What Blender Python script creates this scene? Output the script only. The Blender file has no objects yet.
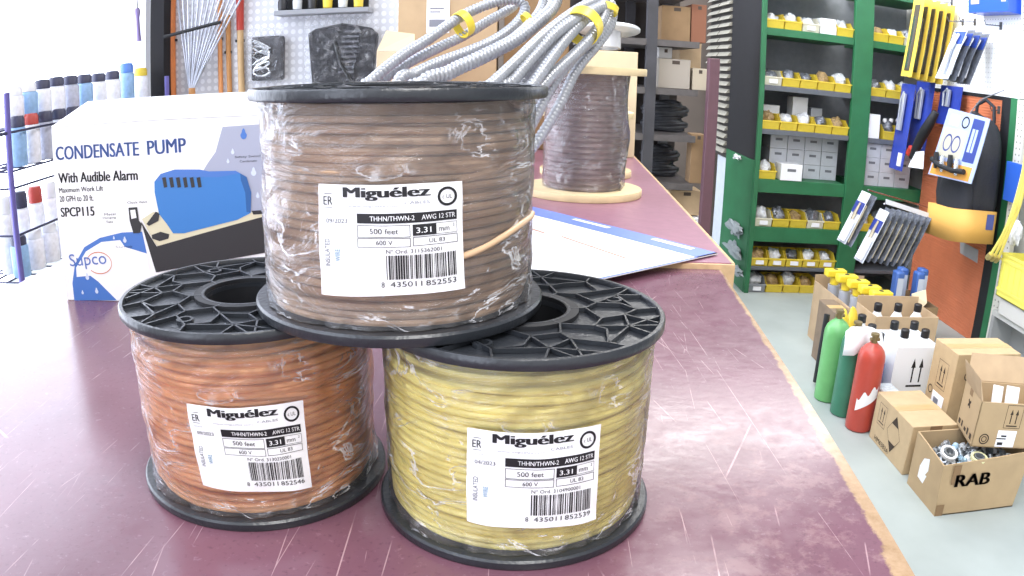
import bpy, math, random
import numpy as np
from mathutils import Vector, Matrix, noise
random.seed(7)
scene = bpy.context.scene
C = scene.collection
PI = math.pi

# ------------------------------------------------------------------ camera (wide webcam lens with barrel distortion)
F, KD, PIT, ROL = 779.3956, -0.0377, .2864, .0231
S = .083                      # spool flange radius (m)
ZC = .95                      # counter top height
CAM = np.array([0, 0, ZC + 3.1054*S])
cd = bpy.data.cameras.new('camera'); cam = bpy.data.objects.new('camera', cd); C.objects.link(cam)
fwv = np.array([0, math.cos(PIT), -math.sin(PIT)]); r0 = np.array([1., 0, 0]); u0 = np.cross(r0, fwv)
rtv = math.cos(ROL)*r0 + math.sin(ROL)*u0; upv = -math.sin(ROL)*r0 + math.cos(ROL)*u0
cam.matrix_world = Matrix(((rtv[0], upv[0], -fwv[0], CAM[0]), (rtv[1], upv[1], -fwv[1], CAM[1]), (rtv[2], upv[2], -fwv[2], CAM[2]), (0, 0, 0, 1)))
cd.type = 'PANO'; cd.sensor_width = 36; cd.sensor_height = 20.25; cd.sensor_fit = 'HORIZONTAL'
cd.clip_start = .02; cd.clip_end = 200
for holder in (cd, getattr(cd, 'cycles', None)):
    if holder is None: continue
    try:
        holder.panorama_type = 'FISHEYE_LENS_POLYNOMIAL'
        holder.fisheye_fov = math.radians(160)
        holder.fisheye_polynomial_k0 = 0
        holder.fisheye_polynomial_k1 = -0.03649006260277719
        holder.fisheye_polynomial_k2 = -2.3535e-06
        holder.fisheye_polynomial_k3 = -1.51182e-06
        holder.fisheye_polynomial_k4 = -1.6842e-08
    except Exception as e: pass
scene.camera = cam

# ------------------------------------------------------------------ colour management, world, lights
vs = scene.view_settings
vs.view_transform = 'Standard'; vs.look = 'None'; vs.gamma = 1; vs.use_curve_mapping = False
vs.exposure = .12
w = bpy.data.worlds.new('sky'); scene.world = w; w.use_nodes = True
nt = w.node_tree; nt.nodes.clear()
out = nt.nodes.new('ShaderNodeOutputWorld'); bg = nt.nodes.new('ShaderNodeBackground')
tc = nt.nodes.new('ShaderNodeTexCoord'); sx = nt.nodes.new('ShaderNodeSeparateXYZ'); nt.links.new(tc.outputs['Generated'], sx.inputs[0])
def wmix(sock, lo_, hi_, a_, b_):
    mr = nt.nodes.new('ShaderNodeMapRange'); mr.inputs[1].default_value = lo_; mr.inputs[2].default_value = hi_; nt.links.new(sock, mr.inputs[0])
    mx = nt.nodes.new('ShaderNodeMix'); mx.data_type = 'RGBA'; nt.links.new(mr.outputs[0], mx.inputs[0])
    for i, v in ((6, a_), (7, b_)):
        if isinstance(v, tuple): mx.inputs[i].default_value = v
        else: nt.links.new(v, mx.inputs[i])
    return mx.outputs[2]
# bright daylight beyond the left window, added soft fill from behind the camera to brighten the spool fronts
amb = wmix(sx.outputs[1], -.1, -.6, (.34, .35, .38, 1), (1.05, 1.06, 1.08, 1))
nt.links.new(wmix(sx.outputs[0], -.25, -.55, amb, (5.2, 5.6, 6.5, 1)), bg.inputs[0]); nt.links.new(bg.outputs[0], out.inputs[0])
bg.inputs[1].default_value = 1.0

def area(name, loc, rot, sx_, sy_, power, col):
    l = bpy.data.lights.new(name, 'AREA'); l.shape = 'RECTANGLE'; l.size = sx_; l.size_y = sy_; l.energy = power; l.color = col
    o = bpy.data.objects.new(name, l); C.objects.link(o); o.location = loc; o.rotation_euler = rot; return o
# fluorescent strips of the shop ceiling
area('ceiling_fluorescent', (.35, -.55, 2.75), (0, 0, 0), .5, 1.3, 38, (1, .985, .96))
area('ceiling_fluorescent', (.75, 1.9, 2.8), (0, 0, 0), .4, 1.4, 34, (1, .985, .96))
area('ceiling_fluorescent', (1.3, 4.1, 2.8), (0, 0, 0), 1.6, .5, 45, (1, .985, .96))

# ------------------------------------------------------------------ pixel helpers: a view ray meets a plane of the room
def ray(x, y):
    dx, dy = x-512, 288-y; rd = math.hypot(dx, dy)+1e-9; th = rd/F
    for _ in range(20): th = rd/F/(1+KD*th*th)
    return fwv*math.cos(th)+math.sin(th)*(rtv*dx+upv*dy)/rd
def az(x, y, z): d = ray(x, y); return Vector(CAM+d*(z-CAM[2])/d[2])
def ay(x, y, Y): d = ray(x, y); return Vector(CAM+d*Y/d[1])
def ax(x, y, X): d = ray(x, y); return Vector(CAM+d*X/d[0])
def acyl(x, y, cx, cy, r):
    d = ray(x, y); a = d[0]**2+d[1]**2; b = -2*(d[0]*cx+d[1]*cy); c = cx*cx+cy*cy-r*r
    t = (-b-math.sqrt(max(0, b*b-4*a*c)))/(2*a); p = CAM+d*t
    return math.atan2(p[0]-cx, -(p[1]-cy)), p[2]

# ------------------------------------------------------------------ materials
def lin(c):
    if isinstance(c, str): c = tuple(int(c[i:i+2], 16)/255 for i in (0, 2, 4))
    return tuple((v/12.92 if v <= .04045 else ((v+.055)/1.055)**2.4) for v in c)+(1,)
MC = {}
def mat(name, col, rough=.5, metal=0, var=.0, vscale=30, bump=0, bscale=80, alpha=1, coat=0, spec=.5, trans=0):
    if name in MC: return MC[name]
    m = bpy.data.materials.new(name); m.use_nodes = True; MC[name] = m
    n = m.node_tree; b = n.nodes['Principled BSDF']; L = n.links
    b.inputs['Base Color'].default_value = lin(col); b.inputs['Roughness'].default_value = rough
    b.inputs['Metallic'].default_value = metal; b.inputs['Alpha'].default_value = alpha
    b.inputs['Coat Weight'].default_value = coat; b.inputs['Specular IOR Level'].default_value = spec
    b.inputs['Transmission Weight'].default_value = trans
    t = n.nodes.new('ShaderNodeTexCoord')
    nz = n.nodes.new('ShaderNodeTexNoise'); nz.inputs['Scale'].default_value = vscale; nz.inputs['Detail'].default_value = 4
    L.new(t.outputs['Object'], nz.inputs['Vector'])
    if var:
        mp = n.nodes.new('ShaderNodeMapRange'); mp.inputs[1].default_value = .3; mp.inputs[2].default_value = .7
        mp.inputs[3].default_value = 1-var; mp.inputs[4].default_value = 1+var
        L.new(nz.outputs[0], mp.inputs[0])
        mm = n.nodes.new('ShaderNodeVectorMath'); mm.operation = 'SCALE'; mm.inputs[0].default_value = lin(col)[:3]
        L.new(mp.outputs[0], mm.inputs['Scale']); L.new(mm.outputs[0], b.inputs['Base Color'])
    if bump:
        n2 = n.nodes.new('ShaderNodeTexNoise'); n2.inputs['Scale'].default_value = bscale; n2.inputs['Detail'].default_value = 3
        L.new(t.outputs['Object'], n2.inputs['Vector'])
        bm_ = n.nodes.new('ShaderNodeBump'); bm_.inputs['Strength'].default_value = bump; bm_.inputs['Distance'].default_value = .003
        L.new(n2.outputs[0], bm_.inputs['Height']); L.new(bm_.outputs[0], b.inputs['Normal'])
    return m
black_pl = mat('black_plastic', '2d3035', .3, bump=.15, bscale=300)
black_mt = mat('black_matte', '1b1c20', .6, var=.15)
dark_st = mat('dark_steel', '3d3c40', .5, var=.2, vscale=12)
white_p = mat('white_paper', 'f2f2f5', .55)
label_w = mat('label_paper', 'f3f3f6', .35, bump=.25, bscale=60)
ink = mat('ink_black', '17171c', .5)
ink_g = mat('ink_grey', '7d808c', .5)
ink_b = mat('ink_blue_text', '42579c', .5)
ink_c = mat('ink_cyan_text', '4f86a6', .5)
card_b = mat('cardboard', 'b59c7c', .85, var=.08, vscale=14)
card_l = mat('cardboard_light', 'd4c0a0', .85, var=.06, vscale=14)
card_d = mat('cardboard_dark', '8a6f50', .85, var=.1, vscale=14)
green_st = mat('green_steel', '2a6c45', .5, var=.12, vscale=9)
grey_st = mat('grey_steel', '5d6167', .5, var=.1)
yellow_pl = mat('yellow_plastic', 'dfc440', .42, var=.05)
beige_pl = mat('beige_plastic', 'd8d3bd', .5)
white_pl = mat('white_plastic', 'eceded', .4)
chrome = mat('bright_metal', 'c5c8cc', .25, 1)
blue_pl = mat('blue_plastic', '2c49a4', .4)
orange_pn = mat('orange_paint', 'd0602f', .5, var=.06, vscale=20)
red_p = mat('red_paint', 'b3382c', .38, var=.1, vscale=12)
wood_p = mat('pale_wood', 'dcc79c', .7, var=.1, vscale=25)
tan_wood = mat('tan_wood', 'c08a55', .6, var=.12, vscale=30)
bag_clear = mat('crumpled_film', 'dcdee0', .22, var=.2, vscale=60, bump=.8, bscale=90)
bag_grey = mat('grey_fittings', '8d9097', .35, .5, var=.4, vscale=90, bump=.8, bscale=120)
bag_tan = mat('tan_fittings', 'a98e63', .5, var=.4, vscale=90, bump=.8, bscale=120)

def film_material(name, lo, hi, sc=(9, 9, 26), gloss=1.1):
    """clear film: see-through, glossy by fresnel, with streak highlights painted white along thin creases"""
    m = bpy.data.materials.new(name); m.use_nodes = True; n = m.node_tree; L = n.links; n.nodes.clear()
    N = n.nodes.new; o = N('ShaderNodeOutputMaterial'); tr = N('ShaderNodeBsdfTransparent'); gl = N('ShaderNodeBsdfGlossy'); df = N('ShaderNodeBsdfDiffuse')
    gl.inputs['Roughness'].default_value = .12; gl.inputs['Color'].default_value = (.95, .96, 1, 1); df.inputs['Color'].default_value = (.97, .97, 1, 1)
    t = N('ShaderNodeTexCoord'); mp = N('ShaderNodeMapping'); mp.inputs['Scale'].default_value = sc; mp.inputs['Rotation'].default_value = (.25, .3, 0)
    L.new(t.outputs['Object'], mp.inputs[0])
    n1 = N('ShaderNodeTexNoise'); n1.inputs['Scale'].default_value = 1.7; n1.inputs['Detail'].default_value = 6; n1.inputs['Roughness'].default_value = .6; n1.inputs['Distortion'].default_value = 1.5
    L.new(mp.outputs[0], n1.inputs['Vector'])
    # creases with highlights painted diffuse white, where the noise crosses its middle value
    sb = N('ShaderNodeMath'); sb.operation = 'SUBTRACT'; sb.inputs[1].default_value = .5; ab = N('ShaderNodeMath'); ab.operation = 'ABSOLUTE'
    L.new(n1.outputs[0], sb.inputs[0]); L.new(sb.outputs[0], ab.inputs[0])
    cr = N('ShaderNodeMapRange'); cr.inputs[1].default_value = 0; cr.inputs[2].default_value = .022; cr.inputs[3].default_value = hi; cr.inputs[4].default_value = 0
    L.new(ab.outputs[0], cr.inputs[0])
    n2 = N('ShaderNodeTexNoise'); n2.inputs['Scale'].default_value = 2.6; n2.inputs['Detail'].default_value = 3; L.new(t.outputs['Object'], n2.inputs['Vector'])
    sc2 = N('ShaderNodeMapping'); sc2.inputs['Scale'].default_value = (9, 9, 9); L.new(t.outputs['Object'], sc2.inputs[0]); L.new(sc2.outputs[0], n2.inputs['Vector'])
    ms = N('ShaderNodeMapRange'); ms.inputs[1].default_value = .45; ms.inputs[2].default_value = .6; L.new(n2.outputs[0], ms.inputs[0])
    mm = N('ShaderNodeMath'); mm.operation = 'MULTIPLY'; L.new(cr.outputs[0], mm.inputs[0]); L.new(ms.outputs[0], mm.inputs[1])
    ad = N('ShaderNodeMath'); ad.operation = 'ADD'; ad.use_clamp = True; ad.inputs[1].default_value = lo; L.new(mm.outputs[0], ad.inputs[0])
    bp = N('ShaderNodeBump'); bp.inputs['Strength'].default_value = 1; bp.inputs['Distance'].default_value = .006; L.new(n1.outputs[0], bp.inputs['Height'])
    fr = N('ShaderNodeFresnel'); fr.inputs[0].default_value = 1.55; L.new(bp.outputs[0], fr.inputs['Normal']); L.new(bp.outputs[0], gl.inputs['Normal'])
    m1 = N('ShaderNodeMixShader'); m2 = N('ShaderNodeMixShader')
    L.new(ad.outputs[0], m1.inputs[0]); L.new(tr.outputs[0], m1.inputs[1]); L.new(df.outputs[0], m1.inputs[2])
    fm = N('ShaderNodeMath'); fm.operation = 'MULTIPLY'; fm.inputs[1].default_value = gloss; fm.use_clamp = True; L.new(fr.outputs[0], fm.inputs[0])
    L.new(fm.outputs[0], m2.inputs[0]); L.new(m1.outputs[0], m2.inputs[1]); L.new(gl.outputs[0], m2.inputs[2]); L.new(m2.outputs[0], o.inputs[0])
    return m
film = film_material('stretch_film', .06, .8, gloss=1.0)
film_soft = film_material('clear_film', .02, .45, (14, 14, 14))
film_flat = film_material('clear_shell', .0, .25, (14, 14, 14), .25)

def dots_material(name, base, dot, pitch, rad, plane, bumpy=True):
    m = bpy.data.materials.new(name); m.use_nodes = True; n = m.node_tree; L = n.links; b = n.nodes['Principled BSDF']
    b.inputs['Roughness'].default_value = .45
    t = n.nodes.new('ShaderNodeTexCoord'); s = n.nodes.new('ShaderNodeSeparateXYZ'); L.new(t.outputs['Object'], s.inputs[0])
    def f(sock):
        a = n.nodes.new('ShaderNodeMath'); a.operation = 'DIVIDE'; a.inputs[1].default_value = pitch; L.new(sock, a.inputs[0])
        c = n.nodes.new('ShaderNodeMath'); c.operation = 'FRACT'; L.new(a.outputs[0], c.inputs[0])
        d = n.nodes.new('ShaderNodeMath'); d.operation = 'SUBTRACT'; d.inputs[1].default_value = .5; L.new(c.outputs[0], d.inputs[0])
        e = n.nodes.new('ShaderNodeMath'); e.operation = 'POWER'; e.inputs[1].default_value = 2
        g = n.nodes.new('ShaderNodeMath'); g.operation = 'ABSOLUTE'; L.new(d.outputs[0], g.inputs[0]); L.new(g.outputs[0], e.inputs[0]); return e.outputs[0]
    a, b2 = f(s.outputs[plane[0]]), f(s.outputs[plane[1]])
    ad = n.nodes.new('ShaderNodeMath'); L.new(a, ad.inputs[0]); L.new(b2, ad.inputs[1])
    lt = n.nodes.new('ShaderNodeMath'); lt.operation = 'LESS_THAN'; lt.inputs[1].default_value = rad*rad; L.new(ad.outputs[0], lt.inputs[0])
    mx_ = n.nodes.new('ShaderNodeMix'); mx_.data_type = 'RGBA'; mx_.inputs[6].default_value = lin(base); mx_.inputs[7].default_value = lin(dot)
    L.new(lt.outputs[0], mx_.inputs[0]); L.new(mx_.outputs[2], b.inputs['Base Color'])
    return m
peg_grey = dots_material('pegboard_embossed', 'cbcdd6', 'e4e6ee', .034, .33, (0, 2))
peg_white = dots_material('pegboard_white', 'eef0f2', 'a9adb2', .0254, .13, (1, 2))
peg_orange = mat('orange_slat', 'cc7550', .5, var=.06, vscale=12)
def grooves(m, scale):
    n = m.node_tree; b = n.nodes['Principled BSDF']; t = n.nodes.new('ShaderNodeTexCoord'); wv = n.nodes.new('ShaderNodeTexWave')
    wv.bands_direction = 'Z'; wv.inputs['Scale'].default_value = scale; bp = n.nodes.new('ShaderNodeBump'); bp.inputs['Strength'].default_value = .35
    bp.inputs['Distance'].default_value = .004
    n.links.new(t.outputs['Object'], wv.inputs['Vector']); n.links.new(wv.outputs[1], bp.inputs['Height']); n.links.new(bp.outputs[0], b.inputs['Normal'])
grooves(peg_orange, 22)

def concrete():
    m = mat('concrete_floor', 'a3aca9', .55, var=.1, vscale=4, bump=.1, bscale=40); return m
def counter_material():
    m = bpy.data.materials.new('burgundy_laminate_worn'); m.use_nodes = True; n = m.node_tree; L = n.links; b = n.nodes['Principled BSDF']
    t = n.nodes.new('ShaderNodeTexCoord'); s = n.nodes.new('ShaderNodeSeparateXYZ'); L.new(t.outputs['Object'], s.inputs[0])
    def M(op, a, b_, clamp=False):
        q = n.nodes.new('ShaderNodeMath'); q.operation = op; q.use_clamp = clamp
        for i, v in enumerate((a, b_)):
            if isinstance(v, (int, float)): q.inputs[i].default_value = v
            else: L.new(v, q.inputs[i])
        return q.outputs[0]
    def nz(scale, det=4, rough=.55, vec=None, dist=0):
        q = n.nodes.new('ShaderNodeTexNoise'); q.inputs['Scale'].default_value = scale; q.inputs['Detail'].default_value = det; q.inputs['Roughness'].default_value = rough
        q.inputs['Distortion'].default_value = dist
        L.new(vec or t.outputs['Object'], q.inputs['Vector']); return q.outputs[0]
    def mapr(v, a, b_, c, d):
        q = n.nodes.new('ShaderNodeMapRange'); q.inputs[1].default_value = a; q.inputs[2].default_value = b_; q.inputs[3].default_value = c; q.inputs[4].default_value = d
        L.new(v, q.inputs[0]); return q.outputs[0]
    def mix(f, a, b_):
        q = n.nodes.new('ShaderNodeMix'); q.data_type = 'RGBA'; L.new(f, q.inputs[0])
        for i, v in ((6, a), (7, b_)):
            if isinstance(v, tuple): q.inputs[i].default_value = v
            else: L.new(v, q.inputs[i])
        return q.outputs[2]
    # laminate: burgundy with cloudy wear and fine flecks
    base = mix(mapr(nz(7, 5), .3, .7, 0, 1), lin('674652'), lin('75505e'))
    base = mix(mapr(nz(160, 4, .7), .60, .80, 0, .55), base, lin('a98a96'))
    base = mix(mapr(nz(260, 2), .58, .75, 0, .45), base, lin('4f333e'))
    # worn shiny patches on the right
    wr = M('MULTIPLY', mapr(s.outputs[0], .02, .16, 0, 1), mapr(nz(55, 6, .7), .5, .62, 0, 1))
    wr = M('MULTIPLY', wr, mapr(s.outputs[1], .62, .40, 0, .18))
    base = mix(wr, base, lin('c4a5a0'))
    # scratches: thin stretched voronoi edges in several directions
    for (ang, sc, th, st) in ((.5, 7, .0012, .55), (-.6, 9, .0013, .55), (1.3, 6, .0011, .55), (.05, 5, .0011, .55), (2.2, 16, .0028, .5), (.9, 22, .0038, .45)):
        mp = n.nodes.new('ShaderNodeMapping'); mp.inputs['Rotation'].default_value = (0, 0, ang); mp.inputs['Scale'].default_value = (1, .12, 1)
        mp.inputs['Location'].default_value = (ang*3, ang*5, 0); L.new(t.outputs['Object'], mp.inputs[0])
        v = n.nodes.new('ShaderNodeTexVoronoi'); v.feature = 'DISTANCE_TO_EDGE'; v.inputs['Scale'].default_value = sc; L.new(mp.outputs[0], v.inputs['Vector'])
        f = M('LESS_THAN', v.outputs['Distance'], th)
        f = M('MULTIPLY', f, mapr(nz(6+sc*.6, 3), .55, .63, 0, st))
        base = mix(f, base, lin('c9a9ad'))
    # worn edge: wood and filler showing along the right edge
    ed = M('SUBTRACT', M('ADD', .2117, M('MULTIPLY', s.outputs[1], .0685)), s.outputs[0])     # distance from the edge
    wid = M('ADD', mapr(s.outputs[1], .30, .95, .0125, .0028), M('MULTIPLY', M('SUBTRACT', nz(38, 6, .7), .5), mapr(s.outputs[1], .3, .9, .026, .009)))
    wf = mapr(M('SUBTRACT', wid, ed), -.0012, .0016, 0, 1)
    wood = mix(mapr(nz(60, 5, .7), .3, .7, 0, 1), lin('8d7152'), lin('b3977a'))
    base = mix(wf, base, wood)
    L.new(base, b.inputs['Base Color'])
    L.new(mapr(nz(50, 5, .7), .3, .7, .15, .27), b.inputs['Roughness'])
    bp = n.nodes.new('ShaderNodeBump'); bp.inputs['Strength'].default_value = .05; bp.inputs['Distance'].default_value = .002
    L.new(nz(120, 4), bp.inputs['Height']); L.new(bp.outputs[0], b.inputs['Normal'])
    return m
lam = counter_material()

# ------------------------------------------------------------------ mesh builder
WL = {}        # world location of every object built
def tag(o, label=None, cat=None, group=None, kind=None):
    if label: o['label'] = label
    if cat: o['category'] = cat
    if group: o['group'] = group
    if kind: o['kind'] = kind
    return o
def empty(name, loc, label, cat, group=None, rz=0):
    o = bpy.data.objects.new(name, None); C.objects.link(o); o.location = loc; o.rotation_euler = (0, 0, rz); o.empty_display_size = .02
    WL[o.name] = (Vector(loc), rz); return tag(o, label, cat, group)
class MB:
    def __init__(s): s.v = []; s.f = []; s.m = []
    def add(s, vs_, fs, m=0):
        k = len(s.v); s.v += [tuple(p) for p in vs_]; s.f += [tuple(i+k for i in f) for f in fs]; s.m += [m]*len(fs); return s
    def box(s, lo, hi, m=0, rz=0, piv=None):
        x0, y0, z0 = lo; x1, y1, z1 = hi
        v = [(x0, y0, z0), (x1, y0, z0), (x1, y1, z0), (x0, y1, z0), (x0, y0, z1), (x1, y0, z1), (x1, y1, z1), (x0, y1, z1)]
        if rz:
            cx, cy = piv or ((x0+x1)/2, (y0+y1)/2); c_, s_ = math.cos(rz), math.sin(rz)
            v = [(cx+(x-cx)*c_-(y-cy)*s_, cy+(x-cx)*s_+(y-cy)*c_, z) for x, y, z in v]
        return s.hexa(v, m)
    def hexa(s, v, m=0):
        return s.add(v, [(0, 3, 2, 1), (4, 5, 6, 7), (0, 1, 5, 4), (1, 2, 6, 5), (2, 3, 7, 6), (3, 0, 4, 7)], m)
    def prism(s, pts, off, m=0):
        """closed polygon pts (3D, any plane) extruded by vector off"""
        k = len(pts); off = Vector(off); v = [Vector(p) for p in pts]+[Vector(p)+off for p in pts]
        return s.add(v, [tuple(range(k))[::-1], tuple(range(k, 2*k))]+[(i, (i+1) % k, (i+1) % k+k, i+k) for i in range(k)], m)
    def cyl(s, p0, p1, ra, rb=None, n=20, m=0, cap=True):
        rb = ra if rb is None else rb; p0 = Vector(p0); p1 = Vector(p1); d = (p1-p0).normalized()
        a = d.orthogonal().normalized(); b = d.cross(a); v = []
        for p, r in ((p0, ra), (p1, rb)):
            v += [p+(a*math.cos(t*2*PI/n)+b*math.sin(t*2*PI/n))*r for t in range(n)]
        f = [(i, (i+1) % n, (i+1) % n+n, i+n) for i in range(n)]
        if cap: f += [tuple(range(n))[::-1], tuple(range(n, 2*n))]
        return s.add(v, f, m)
    def tube(s, path, r, n=8, m=0, cap=True, closed=False):
        path = [Vector(p) for p in path]; k = len(path); v = []; a = None
        for i, p in enumerate(path):
            q0 = path[i-1] if (i or closed) else path[0]; q1 = path[(i+1) % k] if (i < k-1 or closed) else path[-1]
            d = (q1-q0).normalized()
            a = d.orthogonal().normalized() if a is None else (a-d*a.dot(d)).normalized()
            b = d.cross(a); rr = r(i/(k-1)) if callable(r) else (r[i] if isinstance(r, (list, tuple)) else r)
            v += [p+(a*math.cos(t*2*PI/n)+b*math.sin(t*2*PI/n))*rr for t in range(n)]
        f = []
        for i in range(k if closed else k-1):
            j = (i+1) % k
            f += [(i*n+t, i*n+(t+1) % n, j*n+(t+1) % n, j*n+t) for t in range(n)]
        if cap and not closed: f += [tuple(range(n))[::-1], tuple(range((k-1)*n, k*n))]
        return s.add(v, f, m)
    def lathe(s, prof, c=(0, 0, 0), n=48, m=0, closed=False):
        cx, cy, cz = c; v = []; k = len(prof)
        for r, z in prof: v += [(cx+r*math.cos(t*2*PI/n), cy+r*math.sin(t*2*PI/n), cz+z) for t in range(n)]
        f = []
        for i in range(k if closed else k-1):
            j = (i+1) % k; f += [(i*n+t, i*n+(t+1) % n, j*n+(t+1) % n, j*n+t) for t in range(n)]
        if not closed:
            if prof[0][0] > 1e-6: f.append(tuple(range(n))[::-1])
            if prof[-1][0] > 1e-6: f.append(tuple(range((k-1)*n, k*n)))
        return s.add(v, f, m)
    def blob(s, c, rx, ry, rz_, seed=0, amp=.25, m=0, n=12, k=8):
        v = []; c = Vector(c)
        for i in range(k+1):
            for t in range(n):
                th = PI*i/k; ph = 2*PI*t/n; d = Vector((math.sin(th)*math.cos(ph), math.sin(th)*math.sin(ph), math.cos(th)))
                q = 1+amp*noise.noise(d*2.1+Vector((seed*3.7, seed*1.3, 0)))*2
                v.append(c+Vector((d.x*rx, d.y*ry, d.z*rz_))*q)
        return s.add(v, [(i*n+t, (i+1)*n+t, (i+1)*n+(t+1) % n, i*n+(t+1) % n) for i in range(k) for t in range(n)], m)
    def map(s, fn):
        s.v = [tuple(fn(Vector(p))) for p in s.v]; return s
    def build(s, name, mats, parent=None, smooth=40, bevel=0):
        me = bpy.data.meshes.new(name)
        if parent is not None:
            L0, rz0 = WL[parent.name]; org = L0
        else:
            xs = [p[0] for p in s.v]; ys = [p[1] for p in s.v]; zs = [p[2] for p in s.v]
            org = Vector(((min(xs)+max(xs))/2, (min(ys)+max(ys))/2, min(zs))); rz0 = 0
        R = Matrix.Rotation(-rz0, 3, 'Z')
        me.from_pydata([R @ (Vector(p)-org) for p in s.v], [], s.f)
        if not isinstance(mats, (list, tuple)): mats = [mats]
        for q in mats: me.materials.append(q)
        me.polygons.foreach_set('material_index', s.m)
        if smooth:
            me.polygons.foreach_set('use_smooth', [True]*len(s.f)); me.set_sharp_from_angle(angle=math.radians(smooth))
        me.validate(); me.update()
        o = bpy.data.objects.new(name, me); C.objects.link(o)
        if parent is not None: o.parent = parent; WL[o.name] = (org, rz0)
        else: o.location = org; WL[o.name] = (org, 0)
        if bevel:
            b = o.modifiers.new('bevel', 'BEVEL'); b.width = bevel; b.segments = 2; b.limit_method = 'ANGLE'
        return o
KIDS = {}
def children(o): return [c for c in bpy.data.objects if c.parent == o]
def copy_tree(o, parent=None):
    c = o.copy(); C.objects.link(c); c.parent = parent
    ch = KIDS.get(o.data.name if o.data else o.name)
    for k in children(o): copy_tree(k, c)
    return c

# text as flat polygons
TX = {}
def text2d(s, bold=0.0):
    key = (s, bold)
    if key in TX: return TX[key]
    cu = bpy.data.curves.new('t', 'FONT'); cu.body = s; cu.size = 1; cu.resolution_u = 3; cu.offset = bold; cu.fill_mode = 'FRONT'
    o = bpy.data.objects.new('t', cu); C.objects.link(o); bpy.context.view_layer.update()
    me = bpy.data.meshes.new_from_object(o.evaluated_get(bpy.context.evaluated_depsgraph_get()))
    v = np.array([(p.co.x, p.co.y) for p in me.vertices]); f = [tuple(p.vertices) for p in me.polygons]
    bpy.data.objects.remove(o); bpy.data.meshes.remove(me); bpy.data.curves.remove(cu)
    v = v-v.min(0); wd, ht = v.max(0); TX[key] = (v, f, wd, ht); return TX[key]
def put_text(mb, s, x, y, wdt, ht, fn, m, bold=0.0, rot=0, lay=.00025):
    """text fitted to a wdt x ht box whose lower left is x, y; rot=1 turns it to read upwards"""
    v, f, w0, h0 = text2d(s)
    st = (0,) if not bold else (-1, -.33, .33, 1)
    for k in st:
        pts = []; dx = k*bold*ht*.8
        for a, b in v:
            a, b = a/w0*wdt, b/h0*ht
            if rot: a, b = -b, a
            pts.append(fn(x+a+dx, y+b, lay))
        mb.add(pts, f, m)
def put_quad(mb, x0, y0, x1, y1, fn, m, n=1, lay=.0002):
    v = []
    for i in range(n+1):
        x = x0+(x1-x0)*i/n; v += [fn(x, y0, lay), fn(x, y1, lay)]
    mb.add(v, [(2*i, 2*i+2, 2*i+3, 2*i+1) for i in range(n)], m)
def put_poly(mb, pts, fn, m, lay=.0002):
    mb.add([fn(x, y, lay) for x, y in pts], [tuple(range(len(pts)))], m)
def put_ring(mb, x, y, ro, ri, fn, m, sy=1, n=28, lay=.00022, a0=0, a1=2*PI):
    v = []
    for i in range(n+1):
        t = a0+(a1-a0)*i/n; v += [fn(x+ro*math.cos(t), y+ro*sy*math.sin(t), lay), fn(x+ri*math.cos(t), y+ri*sy*math.sin(t), lay)]
    mb.add(v, [(2*i, 2*i+2, 2*i+3, 2*i+1) for i in range(n)], m)
def frame_fn(o, u, v):
    """plane with origin o, unit axes u and v, outward normal u x v"""
    o = Vector(o); u = Vector(u).normalized(); v = Vector(v).normalized(); n = u.cross(v)
    return lambda a, b, l=0: o+u*a+v*b+n*l

# ------------------------------------------------------------------ the setting
def struct(name, mb, m, **k): return tag(mb.build(name, m, **k), kind='structure')
struct('floor', MB().box((-3.2, -1.5, -.05), (4.2, 5.9, 0)), concrete())
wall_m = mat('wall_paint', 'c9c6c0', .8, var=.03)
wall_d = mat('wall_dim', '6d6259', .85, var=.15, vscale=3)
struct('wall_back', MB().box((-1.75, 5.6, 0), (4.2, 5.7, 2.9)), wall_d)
lw = MB(); X0 = -1.80
lw.box((X0, -1.4, 0), (X0+.06, 3.45, .35)); lw.box((X0, -1.4, 2.6), (X0+.06, 3.45, 2.9)); lw.box((X0, -1.4, .35), (X0+.06, .2, 2.6)); lw.box((X0, 3.42, .35), (X0+.06, 3.45, 2.6))
struct('wall_left', lw, mat('white_wall', 'f4f5f8', .7))
struct('window_1', MB().box((X0+.02, .2, .35), (X0+.03, 3.42, 2.6)), mat('window_glass', 'ffffff', .02, alpha=.08))
wf = MB()
for yy in (.2, 3.37): wf.box((X0-.005, yy, .35), (X0+.065, yy+.05, 2.6))
for zz in (.35, 2.55): wf.box((X0-.005, .2, zz), (X0+.065, 3.42, zz+.05))
struct('trim_1', wf, mat('window_frame', 'e9eaf2', .5))
struct('wall_right', MB().box((2.47, 2.2, 0), (2.55, 5.6, 2.9)), wall_m)

# counter: near and far sections
ex = lambda y: .2117+.0685*y
ct = empty('counter', (-.2, .4, 0), 'long shop counter with scratched burgundy laminate top and worn tan edge', 'counter')
t = MB()
pts = [(-.66, -.25), (ex(-.25), -.25), (ex(.35), .35), (ex(.66), .66), (ex(.985), .985), (-.66, .985)]
t.prism([(x, y, ZC-.04) for x, y in pts], (0, 0, .04)); o = t.build('worktop', lam, ct); 
o.location = (0, 0, 0)
me = o.data  # keep the laminate pattern in room coordinates
for v_ in me.vertices: v_.co += Vector((-.2, .4, 0))
o.location = (.2, -.4, 0)
b = MB(); b.box((-.62, -.22, 0), (.19, .95, ZC-.04)); b.build('cabinet', mat('counter_side', '8a6f57', .7, var=.1), ct)
fc = empty('rear_counter', (0, 1.6, 0), 'narrower rear counter section holding the wooden reels, burgundy top with tan edge', 'counter')
t = MB(); t.prism([(x, y, ZC-.03) for x, y in ((-.5, .992), (.296, .992), (.338, 2.171), (.36, 2.75), (-.5, 2.75))], (0, 0, .038))
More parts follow.
